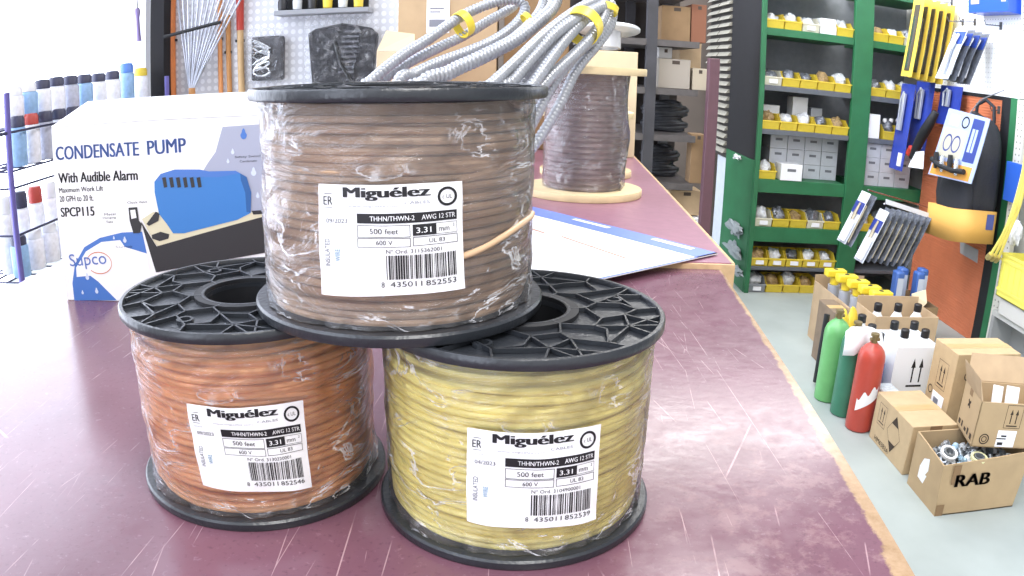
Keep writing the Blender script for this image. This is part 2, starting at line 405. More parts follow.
o = t.build('worktop', [mat('burgundy_with_reflection', '95697a', .35, var=.08, vscale=60, bump=.1)], fc)  # burgundy lightened in its base colour to stand for reflections on the top
b = MB(); b.prism([(x, y, ZC-.031) for x, y in ((.292, .9925), (.301, .9925), (.343, 2.171), (.365, 2.75), (.34, 2.75), (.318, 2.171), (.278, 1.0))], (0, 0, .0385)); b.box((-.5, .9866, ZC-.04), (.3, .992, ZC+.0065))
b.build('edge_strip', tan_wood if False else mat('tan_edge', 'c9a880', .7, var=.15, vscale=60), fc)
b = MB(); b.box((-.46, 1.02, 0), (.27, 2.7, ZC-.03)); b.build('cabinet', MC['counter_side'], fc)

# ------------------------------------------------------------------ wire spools
H = 1.4848*S
def flange_web(mb, zt, side, rnd, m=0):
    """web of moulded ribs between hub ring and rim; zt top of the ribs, side +1 top face, -1 bottom face"""
    def bar(p, q, wd=.0011, hgt=.0026):
        p = Vector((p[0], p[1], 0)); q = Vector((q[0], q[1], 0)); d = (q-p).normalized(); nn = Vector((-d.y, d.x, 0))*wd/2
        za, zb = (zt-hgt, zt) if side > 0 else (zt, zt+hgt)
        v = [p-nn, q-nn, q+nn, p+nn]
        mb.hexa([(a.x, a.y, za) for a in v]+[(a.x, a.y, zb) for a in v], m)
    P_ = lambda r, a: (r*math.cos(a), r*math.sin(a))
    N = 7; rows = []
    for rr, jit in ((.036, .002), (.0475, .003), (.059, .003), (.069, .002)):
        rows.append([(rr+rnd.uniform(-jit, jit), rnd.uniform(-.08, .08)) for _ in range(N*2)])
    for i in range(N):
        a = 2*PI*i/N; da = 2*PI/N
        A = P_(rows[0][i][0], a+rows[0][i][1]); bar(P_(.0285, a), A)
        B1 = P_(rows[1][2*i][0], a-da*.30+rows[1][2*i][1]); B2 = P_(rows[1][2*i+1][0], a+da*.30+rows[1][2*i+1][1])
        bar(A, B1); bar(A, B2)
        C0 = P_(rows[2][2*i][0], a-da*.25+rows[2][i][1]); C1 = P_(rows[2][2*i+1][0], a+da*.25+rows[2][i+1][1])
        D0 = P_(rows[3][2*i][0], a+da*.02)
        bar(B1, C0); bar(B2, C1); bar(C0, D0); bar(C1, D0)
        Bn = P_(rows[1][(2*i+2) % (2*N)][0], a+da*.70+rows[1][(2*i+2) % (2*N)][1]); bar(B2, Bn)
        bar(B2, P_(.0655, a+da*.5)); bar(P_(.0655, a+da*.5), P_(.0795, a+da*.42)); bar(P_(.0655, a+da*.5), P_(.0795, a+da*.62))
        bar(C0, P_(.0795, a-da*.32)); bar(D0, P_(.0795, a+.06)); bar(D0, P_(.0655, a+da*.5))
        if i % 2 == 0: bar(C0, P_(.0655, a-da*.5+.0)); bar(P_(.0655, a-da*.5), P_(.0795, a-da*.15))
    for rr in (.0285,):
        mb.lathe([(rr+.0007, 0 if side < 0 else -.003), (rr+.0007, .003 if side < 0 else 0), (rr-.0007, .003 if side < 0 else 0), (rr-.0007, 0 if side < 0 else -.003)], (0, 0, zt), 48, m, closed=True)
def make_spool(cx, cy, z0, colr, key, label, rnd, rc, corners, texts, pitch=.0047, taper=0., film_amt=.0018, dark=None):
    root = empty('wire_spool', (cx, cy, z0), label, 'wire spool', 'spools of wire stacked on the counter')
    wire = mat(key+'_insulation', colr, .32, var=.06, vscale=40)
    for nm, zb, side in (('bottom_flange', 0, -1), ('top_flange', H-.0062, 1)):
        q = MB(); tF = .0062; R0 = S
        web = .0022
        zz = (0, tF)
        prof = [(.0270, 0), (R0-.0009, 0), (R0, .0012), (R0, tF-.0012), (R0-.0009, tF), (.0270, tF)]
        if side > 0:   # recessed upper face with raised rim
            prof = [(.027, 0), (R0-.0009, 0), (R0, .0012), (R0, tF-.001), (R0-.0008, tF), (R0-.0028, tF), (R0-.0034, tF-.0009), (R0-.0036, tF-.0032), (.0292, tF-.0032), (.027, tF-.0032)]
        else:
            prof = [(.027, .0032), (R0-.0036, .0032), (R0-.0034, 0), (R0-.0009, 0), (R0, .0012), (R0, tF-.0012), (R0-.0012, tF), (.027, tF)]
        q.lathe(prof, (0, 0, zb), 128, 0, closed=True)
        flange_web(q, zb+(tF-.0004 if side > 0 else .0004), side, rnd)
        if side > 0:   # three small round bosses
            for a in (.35, 2.3, 4.4):
                q.lathe([(.0052, 0), (.0052, .0024), (.0036, .0024), (.0036, 0)], (.060*math.cos(a), .060*math.sin(a), zb+.003), 20, 0, closed=True)
        q.map(lambda p: p+Vector((cx, cy, z0))); q.build(nm, black_pl, root)
    hub = MB(); hub.lathe([(.0272, .0005), (.034, .0005), (.034, H-.0005), (.0272, H-.0005)], (cx, cy, z0), 48, 0, closed=True); hub.build('hub', black_mt, root)
    fprof = lambda z: rc+taper*(z/H-.5)+.0012-.0025*max(0, (z-(H-.020))/.020)**2-.003*max(0, (.012-z)/.012)**2
    # winding: slightly irregular turns over the lower layers
    prof = lambda z: rc+taper*(z/H-.5)-.0035*max(0, (.012-(z-.006))/.012)**2*1.0-.012*max(0, (z-(H-.024))/.018)**1.4
    q = MB(); q.lathe([(.034, .007)]+[(prof(z)-.0034, z) for z in np.linspace(.0075, H-.008, 14)]+[(.034, H-.007)], (cx, cy, z0), 96, 0, closed=True)
    wr = .00215; nT = int((H-.0165)/pitch); N_ = 120
    offs = [(rnd.uniform(-.0005, .0005), rnd.uniform(-.0003, .0003), rnd.uniform(0, 9)) for _ in range(nT)]
    for i in range(nT):
        zc = .0089+pitch*i+(H-.0165-.0015-pitch*(nT-1))/2*0
        path = []
        gap = rnd.random() < .2
        for k in range(N_):
            a = 2*PI*k/N_; d = Vector((math.cos(a), math.sin(a), 0))
            nz_ = noise.noise(Vector((d.x*1.2, d.y*1.2, offs[i][2]+i*.15)))
            zz = zc+offs[i][1]+nz_*.0009+.0005*math.sin(a+offs[i][2])
            zz = min(max(zz, .0084), H-.0090)
            r = prof(zz)-.0016+offs[i][0]+noise.noise(Vector((d.x*1.5, d.y*1.5, 5+offs[i][2])))*.0012
            path.append(Vector((cx+d.x*r, cy+d.y*r, z0+zz)))
        q.tube(path, wr, 8, closed=True)
    # a few turns crossing on the slant
    for j in range(4):
        a0 = rnd.uniform(0, 2*PI) if j > 1 else -PI/2+rnd.uniform(-.9, .3); zz0 = rnd.uniform(.03, .09); up = rnd.uniform(-.018, .022); ln = rnd.uniform(1.6, 2.8)
        path = []
        for k in range(46):
            u_ = k/45; a = a0+ln*u_; zz = min(max(zz0+up*u_, .01), H-.012); r = prof(zz)-.0008-.002*(1-math.sin(PI*u_))
            path.append(Vector((cx+r*math.cos(a), cy+r*math.sin(a), z0+zz)))
        q.tube(path, wr, 8)
    q.build('wire_coil', wire, root)
    # stretch film
    f = MB(); na, nz2 = 200, 48; v = []
    for i in range(nz2+1):
        z = .0068+(H-.0136)*i/nz2
        for k in range(na):
            a = 2*PI*k/na; d = Vector((math.cos(a), math.sin(a), 0)); p = Vector((d.x*2.2, d.y*2.2, z*60+film_amt*1000))
            e = abs(noise.noise(p))*.0024+abs(noise.noise(Vector((d.x*5, d.y*5, z*22+3))))*.0016
            edge = max(0, 1-i/4)+max(0, 1-(nz2-i)/5)
            r = fprof(z)+e+edge*.0009*(1+math.sin(a*23+5*noise.noise(d*3)))
            v.append((cx+d.x*r, cy+d.y*r, z0+z))
    f.add(v, [(i*na+k, i*na+(k+1) % na, (i+1)*na+(k+1) % na, (i+1)*na+k) for i in range(nz2) for k in range(na)])
    f.build('plastic_wrap', film, root)
    # printed label, wrapped round the coil
    rl = rc+.0048
    cs = [acyl(px, py, cx, cy, rl) for px, py in corners]      # TL TR BR BL
    def fn(u, vv, lay=0):
        ph = (cs[3][0]*(1-u)+cs[2][0]*u)*(1-vv)+(cs[0][0]*(1-u)+cs[1][0]*u)*vv
        z = (cs[3][1]*(1-u)+cs[2][1]*u)*(1-vv)+(cs[0][1]*(1-u)+cs[1][1]*u)*vv
        cr = .0005*math.sin(9*u+4*vv)+.0004*noise.noise(Vector((u*4, vv*4, cx*50)))*2
        r = rl+cr+lay; return Vector((cx+r*math.sin(ph), cy-r*math.cos(ph), z))
    lb = MB(); n1, n2 = 24, 14; v = [fn(i/n1, j/n2, 0) for j in range(n2+1) for i in range(n1+1)]+[fn(i/n1, j/n2, -.0003) for j in range(n2+1) for i in range(n1+1)]
    K = (n1+1)*(n2+1); fs = []
    for j in range(n2):
        for i in range(n1):
            a = j*(n1+1)+i; fs += [(a, a+1, a+n1+2, a+n1+1), (a+K+n1+1, a+K+n1+2, a+K+1, a+K)]
    lb.add(v, fs, 0)
    T = lambda s_, x, y, w_, h_, m=1, b=.0, rot=0, lay=.00035: put_text(lb, s_, x, y, w_, h_, fn, m, b, rot, lay)
    Q = lambda x0, y0, x1, y1, m=1, lay=.0003: put_quad(lb, x0, y0, x1, y1, fn, m, max(1, int(abs(x1-x0)*26)), lay)
    T('Miguélez', .195, .862, .575, .118, 1, .085)
    Q(.04, .795, .105, .800); T('ER', .04, .82, .068, .075, 1, .012)
    Q(.045, .915, .105, .921)
    put_ring(lb, .892, .875, .068, .050, fn, 1, 1.28, lay=.0003); T('c UL', .858, .855, .066, .04, 1, .0)
    T('www.miguelez.com', .22, .80, .34, .022, 2); T('CABLES', .60, .825, .17, .026, 2)
    T(texts[0], .06, .66, .15, .040, 4, .01); T('ESPAÑA', .045, .75, .08, .018, 2)
    Q(.28, .66, .957, .748); T('THHN/THWN-2    AWG 12 STR', .37, .682, .575, .044, 0, .01, lay=.00045)
    def rect(x0, y0, x1, y1, t_=.004):
        Q(x0, y0, x1, y0+t_*1.3); Q(x0, y1-t_*1.3, x1, y1); Q(x0, y0, x0+t_, y1); Q(x1-t_, y0, x1, y1)
    rect(.28, .535, .632, .643); T('500 feet', .365, .565, .19, .05, 1)
    Q(.648, .543, .805, .643); T('3.31', .672, .566, .10, .05, 0, .015, lay=.00045)
    rect(.805, .543, .957, .643, .003); T('mm', .825, .566, .075, .034, 1); T('2', .925, .60, .014, .026, 1)
    rect(.28, .445, .632, .528); T('600 V', .405, .466, .11, .042, 1)
    rect(.648, .450, .957, .532); T('UL 83', .755, .472, .11, .038, 1)
    T('Nº Ord. '+texts[1], .47, .388, .37, .036, 1)
    T('INSULATED', .085, .27, .25, .036, 4, .015, 1); T('WIRE', .16, .32, .11, .036, 3, .015, 1)
    x = .468; rb = random.Random(len(label))
    while x < .94:
        wd = rb.choice((.003, .0055, .0055, .009, .012)); Q(x, .148, min(x+wd, .945), .37); x += wd+rb.choice((.0045, .006, .010))
    dg = texts[2]; T(dg[0], .43, .078, .022, .05, 1); T(dg[1:7], .49, .078, .21, .05, 1); T(dg[7:], .725, .078, .21, .05, 1)
    lb.build('printed_label', [label_w, ink, ink_g, ink_c, mat('ink_soft', '5c5f6a', .5)], root, smooth=0)
    return root
BX, BY = -.0658, .4291; OX, OY = -.1639, .4407; YX, YY = .0043, .4207
SO = make_spool(OX, OY, ZC, 'f6b274', 'orange', 'spool of orange wire under clear wrap, left of the two lower spools', random.Random(3), .0750,
    [(186, 404), (303, 400), (312, 487), (203, 485)], ('09/2023', '3130220001', '8435011852546'), taper=.001)
SY = make_spool(YX, YY, ZC, 'fff092', 'yellow', 'spool of yellow wire under clear wrap, right of the two lower spools', random.Random(8), .0758,
    [(467, 428), (601, 424), (596, 519), (467, 521)], ('04/2023', '3104900001', '8435011852539'), taper=.001)
SB = make_spool(BX, BY, ZC+H+.0004, 'b9987a', 'brown', 'spool of brown wire resting on top of the orange and yellow wire spools', random.Random(12), .0742,
    [(318, 184), (462, 181), (465, 288), (322, 294)], ('09/2023', '3115362001', '8435011852553'), taper=.0)
# loose end of the brown wire, running up to the right from behind the label
p = []
for k in range(20):
    u_ = k/19; px = 452+(534-452)*u_; py = 258-45*u_**1.5
    a, z = acyl(min(px, 531), py, BX, BY, .0762); p.append(Vector((BX+.0768*math.sin(a), BY-.0768*math.cos(a), z)))
q = MB(); q.tube(p, .0017, 10); q.cyl(p[0]+(p[0]-p[1])*1.2, p[0], .0009, .0009, 8, 1)
tag(q.build('wire_end', [mat('brown_wire_end', 'cdab88', .3), chrome], SB), 'loose brown wire end crossing the coil')

# ------------------------------------------------------------------ condensate pump carton
PBX, PBY, PBW, PBH, PBD = -.535, .78, .335, .207, .17
yaw = .035
pb = empty('pump_carton', (PBX, PBY, ZC), 'white carton printed CONDENSATE PUMP with a blue pump picture, behind the spools', 'box')
U = Vector((math.cos(yaw), math.sin(yaw), 0)); V = Vector((-math.sin(yaw), math.cos(yaw), 0)); Z = Vector((0, 0, 1)); O = Vector((PBX, PBY, ZC+.0005))
q = MB(); c8 = [O, O+U*PBW, O+U*PBW+V*PBD, O+V*PBD]
q.hexa([*c8, *[p+Z*PBH for p in c8]])
fn = frame_fn(O, U, Z)
def uv(px, py):
    d = Vector(ray(px, py)); n_ = U.cross(Z); t_ = (O-Vector(CAM)).dot(n_)/d.dot(n_); p = Vector(CAM)+d*t_-O; return p.dot(U), p.z
inks = [mat('carton_white', 'f6f6f9', .35), mat('carton_blue_text', '5874b8', .4), ink, mat('carton_grey_art', 'a6abc0', .4), mat('carton_blue_art', '4a78c4', .4), mat('pump_blue', '3a7cc4', .4), mat('pump_blue_dark', '2a5f9e', .4), mat('pump_black', '2b2a2c', .4), mat('pump_cream', 'd9d2b4', .4), mat('logo_orange', 'd27a4a', .4), mat('drop_light', 'cfd9ee', .3)]
z3 = lambda x, y: uv(x/3.2, 130+y/3.2)
def PT(pts, m, lay): put_poly(q, [z3(*p) for p in pts], fn, m, lay)
PT([(850, -20), (712, -10), (690, 70), (662, 110), (645, 140), (850, 300)], 3, .0002)
PT([(238, 545), (232, 490), (240, 430), (270, 375), (320, 345), (390, 328), (455, 325), (470, 395), (400, 375), (330, 378), (290, 410), (288, 445), (320, 490), (350, 520), (375, 545)], 4, .0002)
PT([(246, 470), (244, 440), (276, 388), (325, 358), (385, 352), (400, 374), (470, 395), (500, 545), (375, 545), (350, 520), (315, 485), (290, 466)], 0, .0004)
for (x, y, r) in ((780, 15, 11), (745, 70, 6), (812, 135, 9), (825, 210, 6), (400, 352, 7), (365, 345, 4), (280, 470, 8), (310, 515, 7), (265, 520, 5), (730, 100, 5)):
    a, b_ = z3(x, y); rr = r/3.2/779*.85*1.0
    q.add([fn(a+rr*math.sin(t*PI/8)*(1 if math.cos(t*PI/8) < .2 else .6), b_+rr*1.3*math.cos(t*PI/8)*(1.4 if math.cos(t*PI/8) > .3 else 1), .0006) for t in range(16)], [tuple(range(16))[::-1]], 10 if x != 780 else 4)
# the pictured pump
PT([(455, 285), (490, 262), (520, 262), (840, 262), (850, 268), (850, 275), (505, 372), (495, 360)], 8, .0006)
PT([(452, 292), (502, 372), (850, 275), (850, 392), (500, 455)], 7, .0008)
PT([(495, 165), (515, 140), (560, 126), (640, 126), (670, 132), (755, 130), (790, 150), (805, 200), (803, 265), (760, 287), (590, 330), (555, 330), (535, 300), (510, 268), (496, 200)], 5, .001)
PT([(640, 126), (670, 132), (755, 130), (770, 138), (700, 150), (650, 150), (600, 150), (500, 162), (515, 140), (560, 126)], 4, .0012)
for i in range(6): PT([(520+i*22, 152), (532+i*22, 150), (537+i*22, 182), (526+i*22, 184)], 7, .0014)
PT([(770, 138), (790, 150), (805, 200), (803, 262), (790, 262), (786, 200), (772, 160)], 6, .0013)
PT([(487, 335), (515, 325), (543, 333), (540, 347), (512, 355), (488, 347)], 7, .0010)
PT([(412, 248), (440, 246), (446, 290), (455, 300), (450, 328), (428, 330), (416, 290)], 7, .001); PT([(418, 256), (434, 254), (438, 280), (422, 284)], 0, .0012)
PT([(470, 300), (500, 260), (512, 268), (508, 290), (478, 306)], 7, .0012); PT([(806, 258), (836, 256), (842, 268), (812, 270)], 7, .0012)
def PTX(s_, x0, y0, x1, y1, ht, m, b=.0, lay=.0004):
    a = z3(x0, y0); c_ = z3(x1, y1); L_ = Vector((c_[0]-a[0], c_[1]-a[1])); d = L_.normalized(); v_, f_, w0, h0 = text2d(s_)
    ht = ht/3.2/779*.86
    for k in ((0,) if not b else (-1, -.33, .33, 1)):
        pts = []
        for p_ in v_:
            xx, yy = p_[0]/w0*L_.length+k*b*ht*1.4, p_[1]/h0*ht; pts.append(fn(a[0]+d.x*xx-d.y*yy, a[1]+d.y*xx+d.x*yy, lay))
        q.add(pts, f_, m)
PTX('CONDENSATE', 181, 97, 445, 82, 46, 1, .028); PTX('PUMP', 474, 80, 596, 71, 46, 1, .028)
PTX('With Audible Alarm', 189, 170, 441, 160, 34, 2, .028)
PTX('Maximum Work Lift', 190, 201, 331, 194, 17, 2, .012); PTX('20 GPH to 20 ft.', 192, 230, 300, 226, 20, 2, .012); PTX('SPCP115', 197, 278, 303, 274, 32, 2, .028)
PTX('Check Valve', 408, 236, 472, 233, 8, 2); PTX('Safety Switch', 752, 92, 838, 88, 9, 2); PTX('Condensate', 768, 104, 822, 101, 7, 2); PTX('Metal', 335, 274, 370, 272, 8, 2); PTX('Hanging', 330, 286, 372, 284, 8, 2); PTX('Tabs', 340, 298, 362, 297, 8, 2); PTX('Reservoir', 372, 378, 425, 376, 8, 2)
PTX('Supco', 228, 448, 345, 440, 56, 1, .0, .0009)
a, b_ = z3(318, 425); rr = 52/3.2/779*.86
v_ = []
for i in range(31):
    t_ = 2.9-i*(2.9+2.4)/30; v_ += [fn(a+rr*math.cos(t_), b_+rr*.75*math.sin(t_)*1.0, .0008), fn(a+rr*.96*math.cos(t_), b_+rr*.75*.92*math.sin(t_), .0008)]
q.add(v_, [(2*i, 2*i+1, 2*i+3, 2*i+2) for i in range(30)], 9)
q.build('carton_body', inks, pb, smooth=0)
l = MB(); f0 = O+Z*(PBH+.0005)
l.hexa([f0, f0+U*PBW, f0+U*(PBW-.0)+V*(PBD+.004)+Z*.018, f0+V*(PBD+.004)-U*.045+Z*.020, f0+Z*.0012, f0+U*PBW+Z*.0012, f0+U*PBW+V*(PBD+.004)+Z*.0195, f0+V*(PBD+.004)-U*.045+Z*.0215])
l.build('top_flap', inks[0], pb, smooth=0)

# ------------------------------------------------------------------ paper chart on the counters
A_ = az(718, 254, .9605); Bd = (az(535, 208, .9605)-A_).normalized(); Cd = (az(600, 275, .9605)-A_).normalized(); Cd = (Cd-Bd*Cd.dot(Bd)).normalized()
q = MB(); LB, LC = .47, .37
fnp = lambda a, b_, l=0: A_+Bd*a+Cd*b_+Vector((0, 0, l))
q.add([fnp(0, 0), fnp(LB, 0), fnp(LB, LC), fnp(0, LC), fnp(0, 0, .0012), fnp(LB, 0, .0012), fnp(LB, LC, .0012), fnp(0, LC, .0012)], [(0, 3, 2, 1), (4, 5, 6, 7), (0, 1, 5, 4), (1, 2, 6, 5), (2, 3, 7, 6), (3, 0, 4, 7)])
bl = lambda a0, b0, a1, b1, m, l=.0015: q.add([fnp(a0, b0, l), fnp(a1, b0, l), fnp(a1, b1, l), fnp(a0, b1, l)], [(0, 1, 2, 3)], m)
bl(0, 0, LB, .048, 1); bl(0, 0, .004, LC, 1)
bl(.035, .008, .11, .020, 0, .0018); bl(.2, .010, .28, .020, 0, .0018)
for i, (a0, a1, bb) in enumerate(((.05, .3, .14), (.1, .35, .22), (.06, .22, .30))): bl(a0, bb, a1, bb+.0022, 3)
for (pa, pb_) in (((561, 236), (626, 258)), ((530, 228), (545, 233))):
    p0 = az(*pa, .9625); p1 = az(*pb_, .9625); nn = Vector((0, 0, 1)).cross((p1-p0).normalized())*.0014; q.add([p0-nn, p1-nn, p1+nn, p0+nn], [(0, 1, 2, 3)], 2)
tag(q.build('paper_chart', [white_p, mat('chart_blue', '6f86d6', .4), mat('chart_orange', 'cf8a72', .5), mat('chart_faint', 'd9c6b8', .5)], smooth=0), 'large white sheet with blue border lying across both counters behind the yellow spool', 'paper')
#PART2
# ------------------------------------------------------------------ background things on the rear counter
def reel(cx, cy, z0, R_, rc_, h, label, mat_f, mat_c, th=.014, film_=True, group='wooden reels on the rear counter', turns=22, nm='cable_reel'):
    root = empty(nm, (cx, cy, z0), label, 'cable reel', group)
    for n_, zz in (('bottom_flange', 0), ('top_flange', h-th)):
        q = MB(); q.lathe([(.02, zz), (R_-.001, zz), (R_, zz+.002), (R_, zz+th-.002), (R_-.001, zz+th), (.02, zz+th)], (cx, cy, z0), 64, 0, closed=True); q.build(n_, mat_f, root)
    q = MB(); q.lathe([(.022, th), (rc_-.004, th), (rc_-.004, h-th), (.022, h-th)], (cx, cy, z0), 48, 0, closed=True)
    for i in range(turns):
        z = th+.005+(h-2*th-.01)*i/(turns-1); rr = rc_-.003+random.uniform(-.0015, .001)
        q.tube([(cx+rr*math.cos(a*PI/24), cy+rr*math.sin(a*PI/24), z0+z+.001*math.sin(a*PI/24+i)) for a in range(48)], .0045, 6, closed=True)
    q.build('cable_winding', mat_c, root)
    if film_:
        q = MB(); v = []; na = 64; nz_ = 14
        for i in range(nz_+1):
            for k in range(na):
                a = 2*PI*k/na; d = Vector((math.cos(a), math.sin(a), 0)); z = th+(h-2*th)*i/nz_
                fl = .03*max(0, noise.noise(Vector((d.x*1.5+4, d.y*1.5, z*9)))) if k in range(58, 64) or k < 6 else 0
                r = rc_+.003+.004*abs(noise.noise(Vector((d.x*3, d.y*3, z*30))))+fl*.5
                v.append((cx+d.x*r, cy+d.y*r, z0+z))
        q.add(v, [(i*na+k, i*na+(k+1) % na, (i+1)*na+(k+1) % na, (i+1)*na+k) for i in range(nz_) for k in range(na)]); q.build('plastic_wrap', film_soft, root)
    return root
ZF = ZC+.0085
brown_c = mat('mauve_brown_cable', 'a58f8c', .35, var=.1)
reel(.135, 1.525, ZF, .118, .076, .252, 'wooden flanged reel of wrapped brown cable standing nearest on the rear counter', wood_p, brown_c)
reel(.165, 1.80, ZF, .107, .06, .15, 'low wooden reel behind the wrapped brown reel, second in the row', wood_p, mat('grey_cable', '77737a', .4), film_=False, turns=12)
reel(.19, 2.045, ZF, .105, .06, .15, 'low wooden reel in front of the tan carton, farthest in the row', wood_p, MC['grey_cable'], film_=False, turns=12)

def carton(name, pts, z0, h, label, m=None, group=None, tape=None, extra=None, smooth=0, cat='box'):
    """closed carton with a floor outline pts (4 points), tape along the top seam"""
    m = m or card_b; c0 = sum((Vector((p[0], p[1], 0)) for p in pts), Vector())/4
    root = empty(name, (c0.x, c0.y, z0), label, cat, group)
    q = MB(); q.prism([(p[0], p[1], z0) for p in pts], (0, 0, h)); q.build('carton_body', m, root, smooth=0, bevel=.002)
    a, b_, c_, d = [Vector((p[0], p[1], z0+h)) for p in pts]
    q = MB(); m0, m1 = (a+d)/2, (b_+c_)/2; w_ = (d-a).normalized()*.022
    q.prism([m0-w_, m1-w_, m1+w_, m0+w_], (0, 0, .0008)); q.build('packing_tape', mat('packing_tape', 'c0a274', .3), root, smooth=0)
    return root
rect_ = lambda x0, y0, x1, y1: [(x0, y0), (x1, y0), (x1, y1), (x0, y1)]
# cartons on the rear counter and on a shelf behind it
cb = carton('cardboard_box', rect_(.17, 2.17, .335, 2.42), ZF, .30, 'tall tan cardboard carton behind the wooden reels, under the round white reel', card_l)
b1 = carton('cardboard_box', rect_(-.345, 2.25, -.06, 2.5), ZF, .56, 'large brown cardboard carton with white label behind the conduit coils', card_b)
q = MB(); q.box((-.262, 2.2465, 1.30), (-.196, 2.249, 1.42)); 
q.build('shipping_label', white_p, b1, smooth=0)
q = MB(); fnl = frame_fn((-.262, 2.2463, 1.30), (1, 0, 0), (0, 0, 1)); put_quad(q, .008, .018, .055, .04, fnl, 0, lay=.0004); put_quad(q, .01, .07, .05, .075, fnl, 0, lay=.0004); put_quad(q, .01, .06, .04, .064, fnl, 0, lay=.0004)
q.build('label_print', ink_g, b1, smooth=0)
b2 = carton('cardboard_box', rect_(-.365, 2.02, -.265, 2.2), ZF, .285, 'light open carton left of the conduit coils, in front of the large carton', card_l)
q = MB(); q.hexa([(-.365, 2.02, 1.244), (-.265, 2.02, 1.244), (-.27, 2.05, 1.29), (-.345, 2.05, 1.30), (-.365, 2.024, 1.244), (-.265, 2.024, 1.244), (-.27, 2.054, 1.29), (-.345, 2.054, 1.30)]); q.build('box_flap', card_l, b2, smooth=0)
b3 = carton('cardboard_box', rect_(-.04, 2.3, .15, 2.5), ZF, .60, 'brown carton seen between the conduit strands', card_d)
q = MB(); q.lathe([(.03, 0), (.088, 0), (.092, .003), (.092, .010), (.088, .013), (.03, .013)], (0, 0, 0), 56, 0, closed=True); q.lathe([(.028, -.05), (.036, -.05), (.036, .004), (.028, .004)], (0, 0, 0), 32, 0, closed=True)
q.map(lambda p: Matrix.Rotation(math.radians(-9), 3, 'X') @ p+Vector((.262, 2.27, ZF+.30+.058)))
tag(q.build('empty_reel_end', mat('grey_white_plastic', 'c9cdd4', .35)), 'round grey white plastic reel end lying on the tall tan carton', 'cable reel')

# flexible metal conduit
cond = mat('galvanised_conduit', 'a6a8ad', .34, .5, var=.06)
tape_y = mat('yellow_tape', 'e6cf45', .4)
def spline(pts, n=10):
    P_ = [Vector(p) for p in pts]; out = []
    for i in range(len(P_)-1):
        p0 = P_[max(i-1, 0)]; p1 = P_[i]; p2 = P_[i+1]; p3 = P_[min(i+2, len(P_)-1)]
        for k in range(n):
            t_ = k/n; out.append(.5*((2*p1)+(p2-p0)*t_+(2*p0-5*p1+4*p2-p3)*t_*t_+(3*p1-p0-3*p2+p3)*t_**3))
    out.append(P_[-1]); return out
def resample(path, step):
    out = [path[0]]; acc = 0
    for a, b_ in zip(path, path[1:]):
        L_ = (b_-a).length; d = step-acc
        while d <= L_: out.append(a+(b_-a)*(d/L_)); d += step
        acc = (L_-(d-step))
    return out
def conduit(mb, pts, r=.0092, pitch=.0082):
    r *= 1.12
    p = resample(spline(pts), pitch/3); rr = [r*(1.0 if i % 3 == 0 else (1.0 if i % 3 == 1 else .74)) for i in range(len(p))]
    mb.tube(p, rr, 10); return p
def W(px, py, Y): return ay(px, py, Y)
def conduit_coil(strands, label, loc, bands, group='coils of flexible metal conduit'):
    root = empty('conduit_coil', loc, label, 'conduit', group); q = MB(); paths = []
    for s_ in strands:
        b0 = s_[0][0]; sg = 1 if b0.x < -.3 else -1     # the tail of each strand lies on the counter
        paths.append(conduit(q, [b0+Vector((.20*sg, .13, 0)), b0+Vector((.12*sg, .04, 0)), b0+Vector((.035*sg, -.01, .002)), b0+Vector((0, 0, .03))]+s_[0][1:], s_[1]))
    q.build('conduit_tube', cond, root, smooth=50)
    for c_, d, wa, wb, wid in bands:
        d = Vector(d).normalized(); a = d.orthogonal().normalized(); up_ = Vector((0, 0, 1)); a = (up_-d*up_.dot(d)).normalized(); b_ = d.cross(a); v = []; n = 28
        for sgn in (-1, 1):
            for rr in (1, 1.06):
                v += [Vector(c_)+a*wa*rr*math.cos(t_*2*PI/n)+b_*wb*rr*math.sin(t_*2*PI/n)+d*wid/2*sgn for t_ in range(n)]
        f = []
        for t_ in range(n):
            u_ = (t_+1) % n; f += [(t_, u_, u_+2*n, t_+2*n), (n+t_, n+3*n-n+t_, n+u_+2*n, n+u_) if False else (n+t_, 3*n+t_, 3*n+u_, n+u_), (t_, n+t_, n+u_, u_), (2*n+t_, 2*n+u_, 3*n+u_, 3*n+t_)]
        m_ = MB(); m_.add(v, f); m_.build('tape_band', tape_y, root, smooth=60)
    return root
zf = ZF+.012
# upper left coil: a long loop lying over the others, its ends dropping behind the brown spool
c1 = [([Vector((-.33, 1.22, zf)), W(352, 100, 1.25), W(372, 80, 1.27), W(400, 57, 1.32), W(430, 38, 1.38), W(462, 16, 1.44), W(492, 3, 1.48), W(515, 0, 1.50), W(525, 8, 1.50), W(518, 22, 1.47), W(498, 38, 1.42), W(470, 51, 1.37), W(440, 62, 1.32), W(415, 74, 1.27), W(395, 90, 1.22), Vector((-.22, 1.16, zf))], .0092),
      ([Vector((-.37, 1.30, zf)), W(360, 98, 1.31), W(385, 78, 1.33), W(410, 62, 1.37), W(440, 47, 1.42), W(465, 35, 1.46), W(490, 20, 1.50), W(505, 12, 1.53), W(515, 4, 1.56), W(520, -12, 1.6)], .0088)]
conduit_coil(c1, 'upper left loop of grey metal conduit with one yellow tape band', (-.2, 1.35, ZF),
    [(W(463, 24, 1.435), W(480, 12, 1.46)-W(445, 33, 1.40), .024, .020, .018)])
